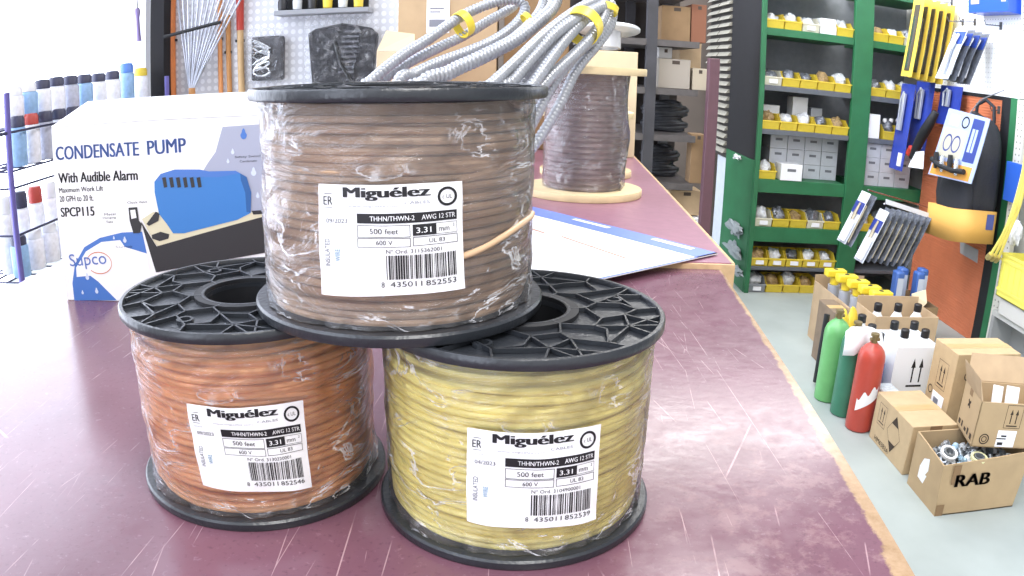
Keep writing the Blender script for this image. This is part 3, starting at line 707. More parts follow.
c2 = [([Vector((-.12, 1.06, zf)), W(418, 95, 1.13), W(450, 72, 1.18), W(480, 58, 1.22), W(515, 40, 1.28), W(538, 22, 1.33), W(552, 8, 1.38), W(556, -8, 1.42), W(545, -30, 1.5), W(548, -34, 1.56)], .0108),
      ([Vector((-.06, 1.07, zf)), W(470, 100, 1.12), W(490, 85, 1.15), W(515, 62, 1.21), W(540, 38, 1.27), W(562, 20, 1.32), W(585, 5, 1.38), W(603, 0, 1.42), W(610, 10, 1.44)], .0082),
      ([Vector((-.03, 1.09, zf)), W(492, 102, 1.15), W(513, 80, 1.19), W(533, 57, 1.24), W(556, 33, 1.29), W(574, 20, 1.33), W(596, 9, 1.38), W(610, 5, 1.44)], .0095),
      ([Vector((-.20, 1.11, zf)), W(400, 100, 1.16), W(430, 80, 1.20), W(466, 64, 1.25), W(500, 48, 1.31), W(524, 30, 1.37), W(540, 12, 1.42), W(545, -5, 1.48), W(540, -20, 1.54)], .0092)]
conduit_coil(c2, 'middle bundle of thick ridged metal conduit between the two yellow taped coils', (-.05, 1.2, ZF),
    [(W(527, 19, 1.40), (0.6, .3, .5), .012, .012, .01)])
c3 = [([Vector((-.04, 1.10, zf)), W(515, 108, 1.16), W(533, 84, 1.20), W(550, 60, 1.25), W(565, 40, 1.30), W(580, 24, 1.34), W(598, 8, 1.39), W(606, 0, 1.43)], .0092),
      ([Vector((-.03, 1.12, zf)), W(528, 108, 1.19), W(546, 82, 1.23), W(562, 66, 1.27), W(577, 52, 1.31), W(592, 36, 1.35), W(603, 18, 1.39), W(605, 4, 1.43), W(598, -6, 1.47)], .0088),
      ([Vector((-.02, 1.15, zf)), W(524, 140, 1.20), W(538, 112, 1.23), W(553, 84, 1.27), W(568, 64, 1.31), W(583, 48, 1.35), W(598, 36, 1.39), W(609, 20, 1.43), W(608, 4, 1.46), W(596, 0, 1.49)], .0086),
      ([Vector((-.01, 1.18, zf)), W(524, 160, 1.22), W(541, 136, 1.25), W(560, 104, 1.29), W(573, 76, 1.33), W(584, 60, 1.36), W(598, 44, 1.39), W(611, 24, 1.43), W(612, 6, 1.47), W(602, -6, 1.5)], .0082),
      ([Vector((-.02, 1.2, zf)), W(520, 90, 1.28), W(540, 60, 1.33), W(556, 40, 1.37), W(572, 18, 1.41), W(588, 2, 1.46), W(600, -6, 1.5)], .0085)]
conduit_coil(c3, 'right bundle of steep metal conduit crossed by broad yellow tape', (.08, 1.2, ZF),
    [(W(583, 26, 1.345), W(600, 4, 1.40)-W(566, 50, 1.29), 0.033, .031, .024), (W(604, 9, 1.425), (.25, .3, .9), .022, .026, .013)])

# ------------------------------------------------------------------ back left: pegboard with hanging stock
YB = 3.36
struct('trim_2', MB().box((-1.645, 3.245, 0), (-1.575, 3.36, 2.8)), mat('black_post', '141318', .85))
pg = MB(); pg.box((-1.574, YB, .5), (-.50, YB+.03, 2.4)); tag(pg.build('pegboard', peg_grey, smooth=0), 'grey embossed display board on the back wall behind the pump carton', 'display board')
def stick(name, px0, py0, px1, py1, r, m, label, cat, Y=0, m2=None, split=None):
    Y = YB-r*(1.25 if split else 1)-.0005
    a = ay(px0, py0, Y); b_ = ay(px1, py1, Y); root = empty(name, (b_.x, Y, b_.z), label, cat, 'long poles hanging on the left pegboard')
    q = MB(); e = a if split is None else a+(b_-a)*split
    q.cyl(e, b_, r, r, 14); q.build('shaft', m, root)
    q = MB(); zc_ = b_.z+.10+.45*(a.z-b_.z); q.box((a.x-r-.004, Y-.004, zc_), (a.x+r+.004, YB+.004, zc_+.012)); q.build('wall_clip', black_mt, root, smooth=0)
    if split is not None: q = MB(); q.cyl(a, e, r*1.25, r*1.15, 14); q.build('grip', m2, root)
    return root
stick('tool_pole', 172, -12, 173, 125, .020, mat('orange_handle', 'd98046', .5, var=.1), 'orange handle beside the black post, leftmost on the pegboard', 'handle', m2=mat('navy_grip', '4a4673', .5), split=.0)
stick('tool_pole', 220, -15, 222, 125, .011, mat('orange_thin', 'd6925c', .5), 'thin orange handle right of the fanned rods', 'handle')
stick('tool_pole', 228, 15, 231, 125, .012, tan_wood, 'thin wooden handle beside the red topped one', 'handle', Y=YB-.03)
stick('tool_pole', 240, -10, 243, 125, .015, mat('pine_handle', 'c9a87c', .55, var=.06), 'wooden handle with red top on the pegboard', 'handle', m2=red_p, split=.30)
root = empty('rod_bundle', tuple(ay(192, 110, YB-.06)), 'fan of thin pale rods bound near the bottom in front of the pegboard', 'rods')
q = MB(); base = ay(192, 88, YB-.08)
for i in range(13):
    top = ay(176+i*6.0, -14, YB-.05-.02*(i % 3)); q.tube([ay(192, 118, YB-.08)+Vector((random.uniform(-.006, .006), 0, 0)), base+Vector(((i-6)*.0022, 0, 0)), top], [.0025, .0035, .0055], 6)
q.build('thin_rods', mat('pale_fibreglass', 'b4b8c4', .35, .3), root)
q = MB(); q.cyl(ay(192, 118, YB-.08), ay(192, 88, YB-.08), .014, .016, 12); q.build('grip', tan_wood, root)
q = MB(); a = ay(164, 37, YB-.14); b_ = ay(221, 22, YB-.11); q.cyl(a, b_, .008, .008, 8); tag(q.build('support_rail', black_mt), 'thin black rail crossing in front of the fanned rods', 'rail')

def clam(name, px0, py0, px1, py1, Y, label, cat, inner, group=None, dep=.04):
    a = ay(px0, py0, Y); b_ = ay(px1, py1, Y); root = empty(name, ((a.x+b_.x)/2, Y, b_.z), label, cat, group)
    inner(root, a, b_)
    q = MB(); q.box((a.x-.012, Y-.004, b_.z-.012), (b_.x+.012, Y+.0, a.z+.05)); q.build('clear_shell', film_flat, root, smooth=0)
    return root
def pouch(root, a, b_):
    q = MB(); x0, x1, z0, z1 = a.x, b_.x, b_.z, a.z; cx = (x0+x1)/2
    q.prism([(x0+.02, YB-.06, z0), (x1-.02, YB-.06, z0), (x1, YB-.06, z1-.04), (x1-.03, YB-.06, z1-.01), (cx, YB-.06, z1+.012), (x0+.03, YB-.06, z1-.01), (x0, YB-.06, z1-.03)], (0, .05, 0)); q.build('pouch_body', mat('black_fabric', '26272e', .8, bump=.4, bscale=200), root, bevel=.006)
    q = MB()
    for i in range(9): q.box((cx-.015+i*.003, YB-.069, z0+.05+i*.022), (cx+.055+i*.003, YB-.06, z0+.059+i*.022))
    q.build('ribbed_panel', mat('ribbed_grey', '54565f', .6), root)
    q = MB(); q.tube([Vector((cx-.03, YB-.066, z1-.07)), Vector((cx+.0, YB-.072, z0+.09)), Vector((cx+.05, YB-.066, z0))], .008, 8); q.build('strap', black_mt, root)
clam('tool_pouch', 307, 27, 376, 84, YB-.075, 'large black fabric pouch in clear packaging on the pegboard', 'pouch', pouch)
def fit(root, a, b_):
    q = MB(); q.box((a.x, YB-.05, b_.z), (b_.x, YB-.01, a.z)); q.build('backing_card', mat('dark_card', '3a3a40', .6, var=.2, vscale=40), root, bevel=.01)
    q = MB(); 
    for i in range(6): q.tube([Vector((a.x+.055+.04*math.sin(t_*.9+i), YB-.06, b_.z+.04+.024*i+.02*math.cos(t_*.9))) for t_ in range(8)], .006, 8)
    q.build('metal_fittings', chrome, root)
clam('blister_pack', 249, 37, 281, 80, YB-.075, 'dark blister pack with bright metal fittings left of the black pouch', 'blister pack', fit)
# tool holder along the top
a = ay(270, 14, YB-.1); b_ = ay(369, 12, YB-.1)
root = empty('tool_holder', (a.x, YB-.1, a.z), 'black tool holder shelf at the top of the pegboard', 'holder')
q = MB(); q.box((a.x+.02, YB-.11, a.z-.01), (b_.x, YB-.0, a.z+.012)); q.build('tray', mat('holder_grey', '8d8f96', .4), root, bevel=.003)
q = MB(); q.box((a.x+.015, YB-.02, a.z+.012), (b_.x-.02, YB-.002, a.z+.2)); q.build('back_plate', black_mt, root)
for i in range(6):
    x = a.x+.045+i*.068; rt_ = empty('hand_tool', (x, YB-.06, a.z+.013), 'stubby tool standing in the holder, '+['leftmost', 'second from left', 'third from left', 'third from right', 'second from right', 'rightmost'][i], 'tool', 'tools standing in the top holder')
    q = MB(); q.lathe([(.002, 0), (.02, .004), (.022, .04), (.014, .06), (.018, .12), (.008, .14)], (x, YB-.06, a.z+.013), 16); q.build('handle', [mat('tool_black', '232328', .4), yellow_pl, mat('tool_clear', 'c9cdd2', .2)][(0, 2, 0, 1, 2, 1)[i]], rt_)
    q = MB(); q.cyl((x, YB-.06, a.z+.15), (x, YB-.06, a.z+.22), .006, n=10); q.build('shank', chrome, rt_)
# purple-handled tool hanging in front of the window
root = empty('screwdriver', tuple(ax(139, 40, -1.72)), 'lilac handled screwdriver hanging against the bright window', 'screwdriver')
p0 = ax(136, -16, -1.72); p1 = ax(137, 8, -1.72); p2 = ax(139, 41, -1.72); q = MB(); q.tube([p1, p1+(p2-p1)*.12, p1+(p2-p1)*.3, p1+(p2-p1)*.9, p2], [.010, .016, .009, .011, .013], 12); q.build('handle', mat('lilac_plastic', '8f7fb4', .4), root)
q = MB(); q.cyl(p0, p1, .005, n=8); q.build('shank', chrome, root)

# ------------------------------------------------------------------ wire rack of cans at the window
XR = -1.56
rk = empty('wire_rack', (XR-.05, 2.5, 0), 'wire display rack of spray cans standing along the bright left window', 'rack')
post = mat('rack_blue_grey', '6a63a8', .4, .3); wirem = mat('rack_wire', '3c3c55', .4, .6)
for (x, y) in ((XR+.01, 2.0), (XR-.2, 2.0), (XR+.01, 3.225), (XR-.2, 3.225)):
    q = MB(); q.cyl((x, y, 0), (x, y, 1.20), .011, n=10); q.build('rack_post', post, rk)
for k, zz in enumerate((.60, .955, 1.08)):
    q = MB(); xf = 0 if k < 2 else .088
    for j in range(4): q.cyl((XR+.01-xf-j*(.2-xf)/3, 2.0, zz-.002), (XR+.01-xf-j*(.2-xf)/3, 3.225, zz-.002), .0035, n=6)
    for j in range(13): q.cyl((XR+.01-xf, 2.0+j*.102, zz-.002), (XR-.2, 2.0+j*.102, zz-.002), .003, n=6)
    q.build('wire_shelf', wirem, rk)
q = MB()
for zz in (1.075, .75, .9): q.cyl((XR+.01, 2.0, zz), (XR+.01, 3.225, zz), .004, n=6); q.cyl((XR+.01, 2.0, zz), (XR-.2, 2.0, zz), .004, n=6)
q.cyl((XR+.01, 1.78, 1.075), (XR+.01, 2.0, 1.075), .006, n=6)
q.build('guard_wire', wirem, rk)
capc = {'k': mat('cap_dark', '3a3c55', .4), 'r': mat('cap_red', 'b8473f', .4), 'b': mat('cap_blue', '5a86d8', .35), 'w': mat('cap_white', 'e6e9f2', .4), 'y': yellow_pl}
bodyc = {'w': mat('can_white', 'e6e8f2', .3, var=.12, vscale=60), 'b': mat('can_blue', '8fb4dc', .3, var=.15, vscale=50), 'g': mat('can_grey', 'aeb2c4', .3, var=.15, vscale=60)}
def can(x, y, z, h, r, cc, bc, label, grp):
    root = empty('spray_can', (x, y, z), label, 'spray can', grp)
    q = MB(); q.lathe([(r*.94, 0), (r, .004), (r, h*.72), (r*.9, h*.76), (r*.7, h*.78)], (x, y, z), 20); q.build('can_body', bodyc[bc], root)
    q = MB(); q.lathe([(r*.86, h*.775), (r*.86, h*.93), (r*.7, h*.99), (0, h)], (x, y, z), 20); q.build('cap', capc[cc], root)
    q = MB(); q.box((x-r*.3, y-r*1.0, z+h*.3), (x+r*.9, y-r*.97, z+h*.5)); q.map(lambda p: p) if False else None
ordn = ['first', 'second', 'third', 'fourth', 'fifth', 'sixth', 'seventh', 'eighth', 'ninth', 'tenth', 'eleventh', 'twelfth']
capn = {'k': 'dark', 'r': 'red', 'b': 'blue', 'w': 'white', 'y': 'yellow'}
for i in range(10):
    y = min(ax(14+14.1*i, 90, XR-.10).y, 3.185); cc = 'wwkkkkkkby'[i]; bc = 'wbwwgbwwbwg'[i]; h = (.135, .145, .15, .155, .155, .155, .155, .16, .19, .165, .165)[i]
    can(XR-.10, y, 1.0815, h, .036, cc, bc, f'{capn[cc]} capped spray can, {ordn[i]} from the left in the top row of the rack', 'cans in the top row of the rack')
for i in range(8):
    y = ax(17+14.1*i, 120, XR-.035).y; cc = 'krkkkrkk'[i]; bc = 'bwgwwwww'[i]
    can(XR-.035, y, .9565, .165, .031, cc, bc, f'{capn[cc]} capped spray can, {ordn[i]} from the left in the second row of the rack', 'cans in the second row of the rack')
for i in range(6):
    y = 2.10+i*.097; cc = 'wkrwkk'[i]; bc = 'wwwwww'[i]
    can(XR-.11, y, .6015, .262, .032, cc, bc, f'{capn[cc]} capped tall can, {ordn[i]} from the left in the lower back row', 'tall cans in the lower back row of the rack')
for i in range(6):
    y = 2.07+i*.097; cc = 'kwwwkw'[i]; bc = 'bwwwww'[i]
    can(XR-.038, y, .6015, .135, .033, cc, bc, f'{capn[cc]} capped short can, {ordn[i]} from the left in the lower front row', 'short cans in the lower front row of the rack')

# ------------------------------------------------------------------ dark shelf unit behind the counters
sh = empty('shelf_unit', (.8, 3.8, 0), 'dark steel shelf unit full of cartons and cables behind the rear counter', 'shelving')
YS = 3.6
for (x, y) in ((.595, YS), (.585, 4.25), (.79, 4.25)):
    q = MB(); q.box((x, y, 0), (x+.05, y+.04, 2.2)); q.build('upright', dark_st, sh, smooth=0)
for zz in (.68, .91, 1.13, 1.36, 1.62, .42, .15):
    q = MB(); q.box((.30, YS+.005, zz-.03), (.848, 4.28, zz)); q.build('shelf', mat('dark_shelf', '55504e', .6, var=.15), sh, smooth=0)
q = MB(); q.box((.28, 4.29, 0), (.89, 4.3, 2.2)); q.build('back_panel', mat('dark_back', '3a3431', .9), sh, smooth=0)
def stock(px0, py0, px1, py1, zsh, Y, dep, m, label, cat='box', nm='cardboard_box'):
    a = ay(px0, py0, Y); b_ = ay(px1, py1, Y); root = empty(nm, ((a.x+b_.x)/2, Y+dep/2, zsh+.001), label, cat)
    q = MB(); q.box((a.x, Y, zsh+.001), (b_.x, Y+dep, a.z)); q.build('carton_body', m, root, smooth=0, bevel=.002)
    q = MB(); w_ = (b_.x-a.x); q.box((a.x+w_*.42, Y-.0008, a.z-.025), (a.x+w_*.66, Y, a.z-.008)); q.build('hand_hole', mat('hole_dark', '4b4038', .8), root, smooth=0)
    return root
g_ = stock(659, 58, 690, 79, 1.13, 3.66, .3, mat('grey_carton', 'a39a8e', .7), 'grey white carton with hand hole on the middle dark shelf')
stock(680, 41, 701, 60, 1.13, 4.0, .2, card_b, 'tan carton standing behind on the middle dark shelf')
stock(693, 68, 707, 80, 1.13, 3.66, .2, mat('grey_carton2', 'b3a792', .7), 'small pale carton right of the grey white one')
stock(659, 47, 672, 57, ay(659, 58, 3.66).z+.001, 3.69, .15, mat('pale_carton', 'c3c0bd', .7), 'small white carton on top of the grey white carton')
stock(662, 5, 690, 36, 1.36, 3.68, .3, card_d, 'brown carton on the upper dark shelf')
stock(692, 4, 706, 36, 1.36, 3.68, .3, mat('brick_carton', '84563f', .8), 'reddish brown carton at right of the upper dark shelf')
stock(692, 134, 703, 176, .68, 3.64, .1, card_d, 'narrow brown carton beside the black cable heap')
stock(684, 218, 701, 236, .42, 3.66, .2, white_p, 'white box at right on the lowest visible dark shelf')
stock(659, 216, 682, 240, .42, 3.66, .2, mat('dull_carton', '77664f', .85), 'dull brown carton on the lowest visible dark shelf')
stock(671, 190, 700, 213, ay(659, 216, 3.66).z+.001, 3.70, .15, card_b, 'plain tan carton stacked on the dull brown carton')
for (c_, rr, s_, lb) in (((.745, 3.88, .911), .095, 1, 'heap of black cable on the wide middle dark shelf'), ((.735, 3.90, .681), .075, 2, 'coil of black cable on the shelf below the heap')):
    q = MB()
    for i in range(12):
        ph = i*1.7; q.tube([Vector((c_[0]+(rr+.02*math.sin(i))*math.cos(t_*PI/12), c_[1]+rr*math.sin(t_*PI/12), c_[2]+.012+i*.0115+.006*math.sin(t_*PI/6+ph))) for t_ in range(24)], .011, 7, closed=True)
    tag(q.build('cable_coil', mat('black_cable', '2b2c30', .5, var=.3, vscale=60)), lb, 'cable')
q = MB(); q.blob((.79, 3.8, 1.36+.09), .05, .05, .088, 3, .2); tag(q.build('red_parcel', mat('red_wrap', '9b3a34', .5)), 'red wrapped parcel on the upper dark shelf', 'parcel') if False else None

# burgundy column
q = MB(); q.box((.858, 3.44, 0), (.908, 3.49, 1.285)); tag(q.build('steel_column', mat('burgundy_steel', '5d3f47', .5, var=.06), bevel=.004, smooth=0), 'burgundy painted steel column between dark shelves and green shelving', 'column')
#PART3
# ------------------------------------------------------------------ green shelving with bins
YG = 4.12
gs = empty('green_shelving', (1.9, 4.35, 0), 'green steel shelving along the back wall filled with yellow parts bins', 'shelving')
def gpart(nm, lo, hi, m): q = MB(); q.box(lo, hi); return q.build(nm, m, gs, smooth=0, bevel=.002)
gpart('side_panel', (1.315, YG+.01, 0), (1.33, 4.72, .755), green_st); gpart('side_panel', (1.315, YG+.01, .757), (1.33, 4.72, 2.2), black_mt)
for x0, x1 in ((1.318, 1.345), (1.885, 2.005), (2.44, 2.465)): gpart('front_post', (x0, YG-.012, 0), (x1, YG+.02, 2.2), green_st)
gpart('back_panel', (1.33, 4.56, 0), (2.465, 4.575, 2.2), mat('panel_grey', '84878c', .7, var=.08))
LV = [(1.50, .042, 'g'), (1.18, .03, 's'), (.935, .028, 's'), (.655, .075, 'g'), (.385, .085, 'g'), (.155, .02, 's'), (1.80, .04, 'g')]
for x0, x1 in ((1.346, 1.884), (2.006, 2.439)):
    for z, t_, k in LV: gpart('shelf', (x0, YG, z-t_), (x1, YG+.42, z) if k == 's' else (x1, YG+.42, z), green_st if k == 'g' else grey_st)
def bin_proto(nm, m, w_=.100, d_=.15, h_=.084, lab_=True):
    q = MB(); t_ = .0025; x0, x1 = -w_/2, w_/2; hf = h_*.55
    side = lambda x: [(x, .012, 0), (x, d_, 0), (x, d_, h_), (x, .05, h_), (x, .012, hf+.006), (x, 0, hf)]
    q.prism(side(x0), (t_, 0, 0)); q.prism(side(x1-t_), (t_, 0, 0))
    q.box((x0+t_, .012, 0), (x1-t_, d_, t_)); q.box((x0+t_, d_-t_, t_), (x1-t_, d_, h_))
    q.hexa([(x0+t_, .012, 0), (x1-t_, .012, 0), (x1-t_, .0145, 0), (x0+t_, .0145, 0), (x0+t_, 0, hf), (x1-t_, 0, hf), (x1-t_, .003, hf), (x0+t_, .003, hf)])
    q.box((x0-.003, -.004, hf-.004), (x1+.003, .004, hf+.003))          # front lip
    q.box((x0-.003, .05, h_-.004), (x0+.001, d_, h_)); q.box((x1-.001, .05, h_-.004), (x1+.003, d_, h_))
    root = empty(nm, (0, 0, 0), 'x', 'bin'); q.build('bin_shell', m, root, smooth=30)
    if not lab_: return root
    c = MB(); c.box((-.024, -.002, hf*.25), (.024, .0085, hf*.75)); lab = c.build('label_card', white_p, root, smooth=0)
    return root
protoY = bin_proto('parts_bin', yellow_pl, lab_=False); protoL = bin_proto('parts_bin', yellow_pl); protoW = bin_proto('parts_bin', beige_pl); protoG = bin_proto('parts_bin', mat('grey_bin', '8d9094', .5))
usedp = {}
def place(proto, loc, label, group, cat=None):
    if usedp.get(proto.name): o = copy_tree(proto)
    else: o = proto; usedp[proto.name] = True
    o.location = loc; o['label'] = label; o['group'] = group
    if cat: o['category'] = cat
    return o
ORD = ['leftmost', 'second from left', 'middle', 'second from right', 'rightmost']
def goods(x, y, z, mtl, seed, label, sc=1.0, hh=.036):
    q = MB(); q.blob((x, y, z+hh), .040*sc, .055*sc, hh*1.0, seed, .22, 0, 14, 9); q.blob((x+.018*math.sin(seed*1.7), y-.005, z+hh*1.35), .026*sc, .034, hh*.55, seed+9, .3, 0, 10, 7)
    zmin = min(p[2] for p in q.v); q.map(lambda p: Vector((min(max(p.x, x-.0455), x+.0455), min(max(p.y, y-.058), y+.058), p.z+z-zmin)))
    o = q.build('bagged_hardware', mtl, smooth=60); tag(o, label, 'hardware', 'bagged hardware lying in the bins'); return o
def row(names, xs, z, y0, kinds, where, sd):
    for i, (x, k) in enumerate(zip(xs, kinds)):
        if k == '.': continue
        pr, cn = {'y': (protoY, 'yellow'), 'l': (protoL, 'yellow labelled'), 'w': (protoW, 'beige'), 'g': (protoG, 'grey')}[k]
        place(pr, (x, y0, z), f'{cn} open parts bin, {names[i]} {where}', 'parts bins on the green shelving')
        r_ = random.Random(sd*10+i); mt_ = r_.choice([bag_clear, bag_grey, bag_tan, bag_clear]); nm_ = {'crumpled_film': 'clear bag', 'grey_fittings': 'grey fittings', 'tan_fittings': 'tan fittings'}[mt_.name]
        goods(x, y0+.085, z+.0035, mt_, sd*7+i, f'{nm_} in the {cn} bin {names[i]} {where}', hh=r_.uniform(.036, .050))
XS = [1.346+.0545+.1075*i for i in range(5)]
row(ORD, XS, 1.5005, YG+.004, 'yyw.y', 'on the top green shelf', 1)
row(ORD, XS, 1.1805, YG+.004, 'wyyyy', 'on the upper grey shelf', 2)
row(ORD, XS, .9355, YG+.004, 'yyyyy', 'on the lower grey shelf', 3)
row(ORD, XS, .6555, YG+.004, 'y....', 'before the pale drawer boxes', 4)
row(ORD, XS, .3855, YG+.004, 'wyywy', 'on the lowest green beam', 5)
row(ORD, XS, .1555, YG+.004, 'lllll', 'one row above the floor', 6)
row(ORD, XS, .0005, YG+.004, 'gyyyg', 'in the floor row', 7)
XR2 = [2.006+.055+.1075*i for i in range(4)]
O4 = ['first', 'second', 'third', 'fourth']
row(O4, XR2, 1.5005, YG+.004, 'yyw.', 'from the centre post, top right shelf', 8)
row(O4, XR2, 1.1805, YG+.004, 'yyy.', 'from the centre post, upper grey right shelf', 9)
row(O4, XR2, .9355, YG+.004, '.yy.', 'from the centre post, lower grey right shelf', 10)
row(O4, XR2, .3855, YG+.004, 'yy..', 'from the centre post, lowest right shelf', 11)
def wbox(x0, x1, y0, y1, z0, z1, label, m=white_pl, rz=0, slot=True, group=None, nm='small_box', cat='box'):
    root = empty(nm, ((x0+x1)/2, (y0+y1)/2, z0), label, cat, group); q = MB(); q.box((x0, y0, z0), (x1, y1, z1), 0, rz); q.build('box_body', m, root, smooth=0, bevel=.0015)
    if slot:
        q = MB(); q.box((x0+(x1-x0)*.3, y0-.0008, z0+(z1-z0)*.55), (x1-(x1-x0)*.3, y0+.0005, z0+(z1-z0)*.72), 0, rz, ((x0+x1)/2, (y0+y1)/2)); q.build('finger_slot', mat('slot_dark', '6b6d72', .7), root, smooth=0)
    return root
wbox(1.674, 1.773, YG+.01, YG+.15, 1.501, 1.548, 'lower of two flat white boxes on the top green shelf', slot=False); wbox(1.676, 1.771, YG+.012, YG+.15, 1.549, 1.59, 'upper of two flat white boxes on the top green shelf', slot=False)
wbox(1.58, 1.675, YG+.16, YG+.26, .937, 1.125, 'tall white box standing behind the bins of the second grey shelf', slot=False)
wbox(1.38, 1.50, YG+.16, YG+.25, .937, 1.065, 'low white box behind the left bins of the second grey shelf', slot=False); wbox(1.70, 1.77, YG+.16, YG+.23, .937, 1.07, 'narrow grey box behind the bins of the second grey shelf', m=mat('box_grey', 'a9acb0', .5), slot=False)
wbox(1.475, 1.605, YG-.006, YG+.10, .656, .748, 'white bin box with a slot in front of the small drawer boxes')
drm = mat('drawer_box', 'b9bcc1', .55, var=.05)
rn = ['bottom', 'middle', 'top']; cn_ = ['first', 'second', 'third', 'fourth']
for c_ in range(4):
    for r_ in range(3):
        x = 1.445+c_*.109
        wbox(x, x+.106, YG+.13, YG+.30, .656+r_*.083, .656+r_*.083+.082, f'pale grey drawer box, {rn[r_]} row, {cn_[c_]} column of the left hand bay', drm, group='pale drawer boxes on the green shelving', nm='drawer_box')
for c_ in range(3):
    for r_ in range(3):
        x = 2.012+c_*.109
        wbox(x, x+.106, YG+.03, YG+.20, .656+r_*.083, .656+r_*.083+.082, f'pale grey drawer box, {rn[r_]} row, {cn_[c_]} column of the right hand bay', drm, group='pale drawer boxes on the green shelving', nm='drawer_box')
wbox(2.01, 2.085, YG+.004, YG+.06, .936, 1.075, 'upright white card box right of the centre green post', slot=False)
for i, px in enumerate((885, 891, 898)):
    c_ = ay(px, 120.5, YG+.08); q = MB(); q.lathe([(0, -.016), (.012, -.012), (.016, 0), (.012, .012), (0, .016)], (c_.x, c_.y, max(c_.z, 1.022)), 16); tag(q.build('glass_globe', mat('globe_white', 'f4f4f4', .1, coat=1)), ['left', 'middle', 'right'][i]+' small shiny white globe on the lower grey right hand shelf', 'globe', 'shiny globes')

# drawer cabinet with slatted card fronts beside the shelving, and white panel below
dc = empty('card_cabinet', (1.30, 5.0, .69), 'tall cabinet of many narrow card fronted slots left of the black side panel', 'cabinet')
q = MB(); q.box((1.335, 4.745, .69), (1.55, 5.35, 2.2)); q.build('cabinet_body', mat('cab_dark', '46423f', .7), dc, smooth=0)
k = 0; z = .72
crd = mat('card_front', '9c988b', .6, var=.1)
while z < 1.95:
    for c_, (y0, y1) in enumerate(((4.76, 5.02), (5.045, 5.33))):
        if c_ == 1 and z < 1.26: continue
        q = MB(); q.hexa([(1.30, y0, z), (1.30, y1, z), (1.333, y1, z+.006), (1.333, y0, z+.006), (1.318, y0, z+.027), (1.318, y1, z+.027), (1.335, y1, z+.027), (1.335, y0, z+.027)]); q.build('card_slot', crd, dc, smooth=0)
    z += .0475
q = MB(); q.box((1.336, 4.745, 0), (1.36, 5.0, .685)); tag(q.build('leaning_board', mat('panel_white', 'ccd2d6', .5, var=.05), smooth=0), 'white panel leaning under the card fronted cabinet', 'panel')
for i, (px, py, rr, lb) in enumerate(((734, 228, .085, 'upper'), (733, 249, .085, 'middle'), (737, 271, .05, 'lower'), (737, 157, .03, 'topmost'))):
    c_ = ax(px, py, 1.298); q = MB(); q.blob((1.298, c_.y, c_.z), .018, rr*1.7, rr*.42, i+3, .5, 0, 18, 10)
    tag(q.build('plastic_packet', mat('clear_grey_plastic', 'a9b0b2', .3, alpha=.75) if i < 3 else white_pl, smooth=60), f'{lb} crumpled clear plastic packet stuck to the green side panel', 'packet', 'packets on the green side panel')
c_ = ax(764, 45, 1.30)
q = MB(); q.blob((1.40, YG+.0, 1.43), .035, .03, .05, 5, .3, 0, 14, 9)

# ------------------------------------------------------------------ right hand display wall
XW = 2.4
q = MB(); q.box((XW, 2.4, 1.275), (XW+.02, 4.10, 2.3)); tag(q.build('pegboard', peg_white, smooth=0), 'white perforated pegboard at upper right above the orange panel', 'display board')
q = MB(); q.box((XW, 3.315, 0), (XW+.02, 4.10, 1.255)); tag(q.build('orange_panel', peg_orange, smooth=0), 'orange painted display panel under the white pegboard', 'panel')
q = MB(); q.box((XW-.004, 3.232, 0), (XW+.05, 3.313, 1.272)); q.box((XW-.004, 3.314, 1.256), (XW+.02, 4.10, 1.274)); tag(q.build('black_strip', black_mt, smooth=0), 'black upright and rail framing the orange panel', 'frame')
q = MB(); q.box((XW-.006, 3.150, 0), (XW+.06, 3.230, 1.274)); tag(q.build('green_post', green_st, smooth=0), 'green steel post right of the orange panel', 'post')
q = MB(); q.box((XW-.03, 3.07, 1.275), (XW-.001, 3.14, 2.3)); q.box((XW-.03, 3.07, .0), (XW-.001, 3.14, 1.27)); tag(q.build('perforated_upright', dots_material('upright_perforated', 'c8c6bb', '77766f', .03, .16, (1, 2)), smooth=0), 'pale perforated upright at the right edge beside the green post', 'post')
def hook(y, z, ln=.14):
    q = MB(); q.tube([Vector((XW, y, z)), Vector((XW-ln, y, z-.01)), Vector((XW-ln-.01, y, z+.012))], .003, 8); q.box((XW-.003, y-.012, z-.02), (XW, y+.012, z+.02))
    return q
for i, (px, py) in enumerate(((952, 3), (1001, 26), (963, 22), (975, 22), (999, 110))):
    c_ = ax(px, py, XW); tag(hook(c_.y, c_.z, .10 if i < 4 else .05).build('peg_hook', mat('hook_steel', '6f7076', .35, .7)), ['empty wire hook near the top of the white pegboard', 'empty wire hook at the right of the white pegboard', 'left wire hook above the tool packs', 'right wire hook above the tool packs', 'small hook on the orange panel by the backpack'][i], 'hook', 'peg hooks')
def pack(name, x, y, z, w_, h_, ry, m_card, label, cat, group, tool, film__=True, t_=.002):
    """blister card: faces -X, its width along Y; x y z is the top middle"""
    root = empty(name, (x, y, z-h_), label, cat, group); q = MB()
    q.box((x, y-w_/2, z-h_), (x+t_, y+w_/2, z-.0)); q.build('backing_card', m_card, root, smooth=0)
    tool(root, x, y, z, w_, h_)
    if ry:
        root.rotation_euler = (0, ry, 0); root.location = (x-math.sin(ry)*h_, y, z-math.cos(ry)*h_)
    return root
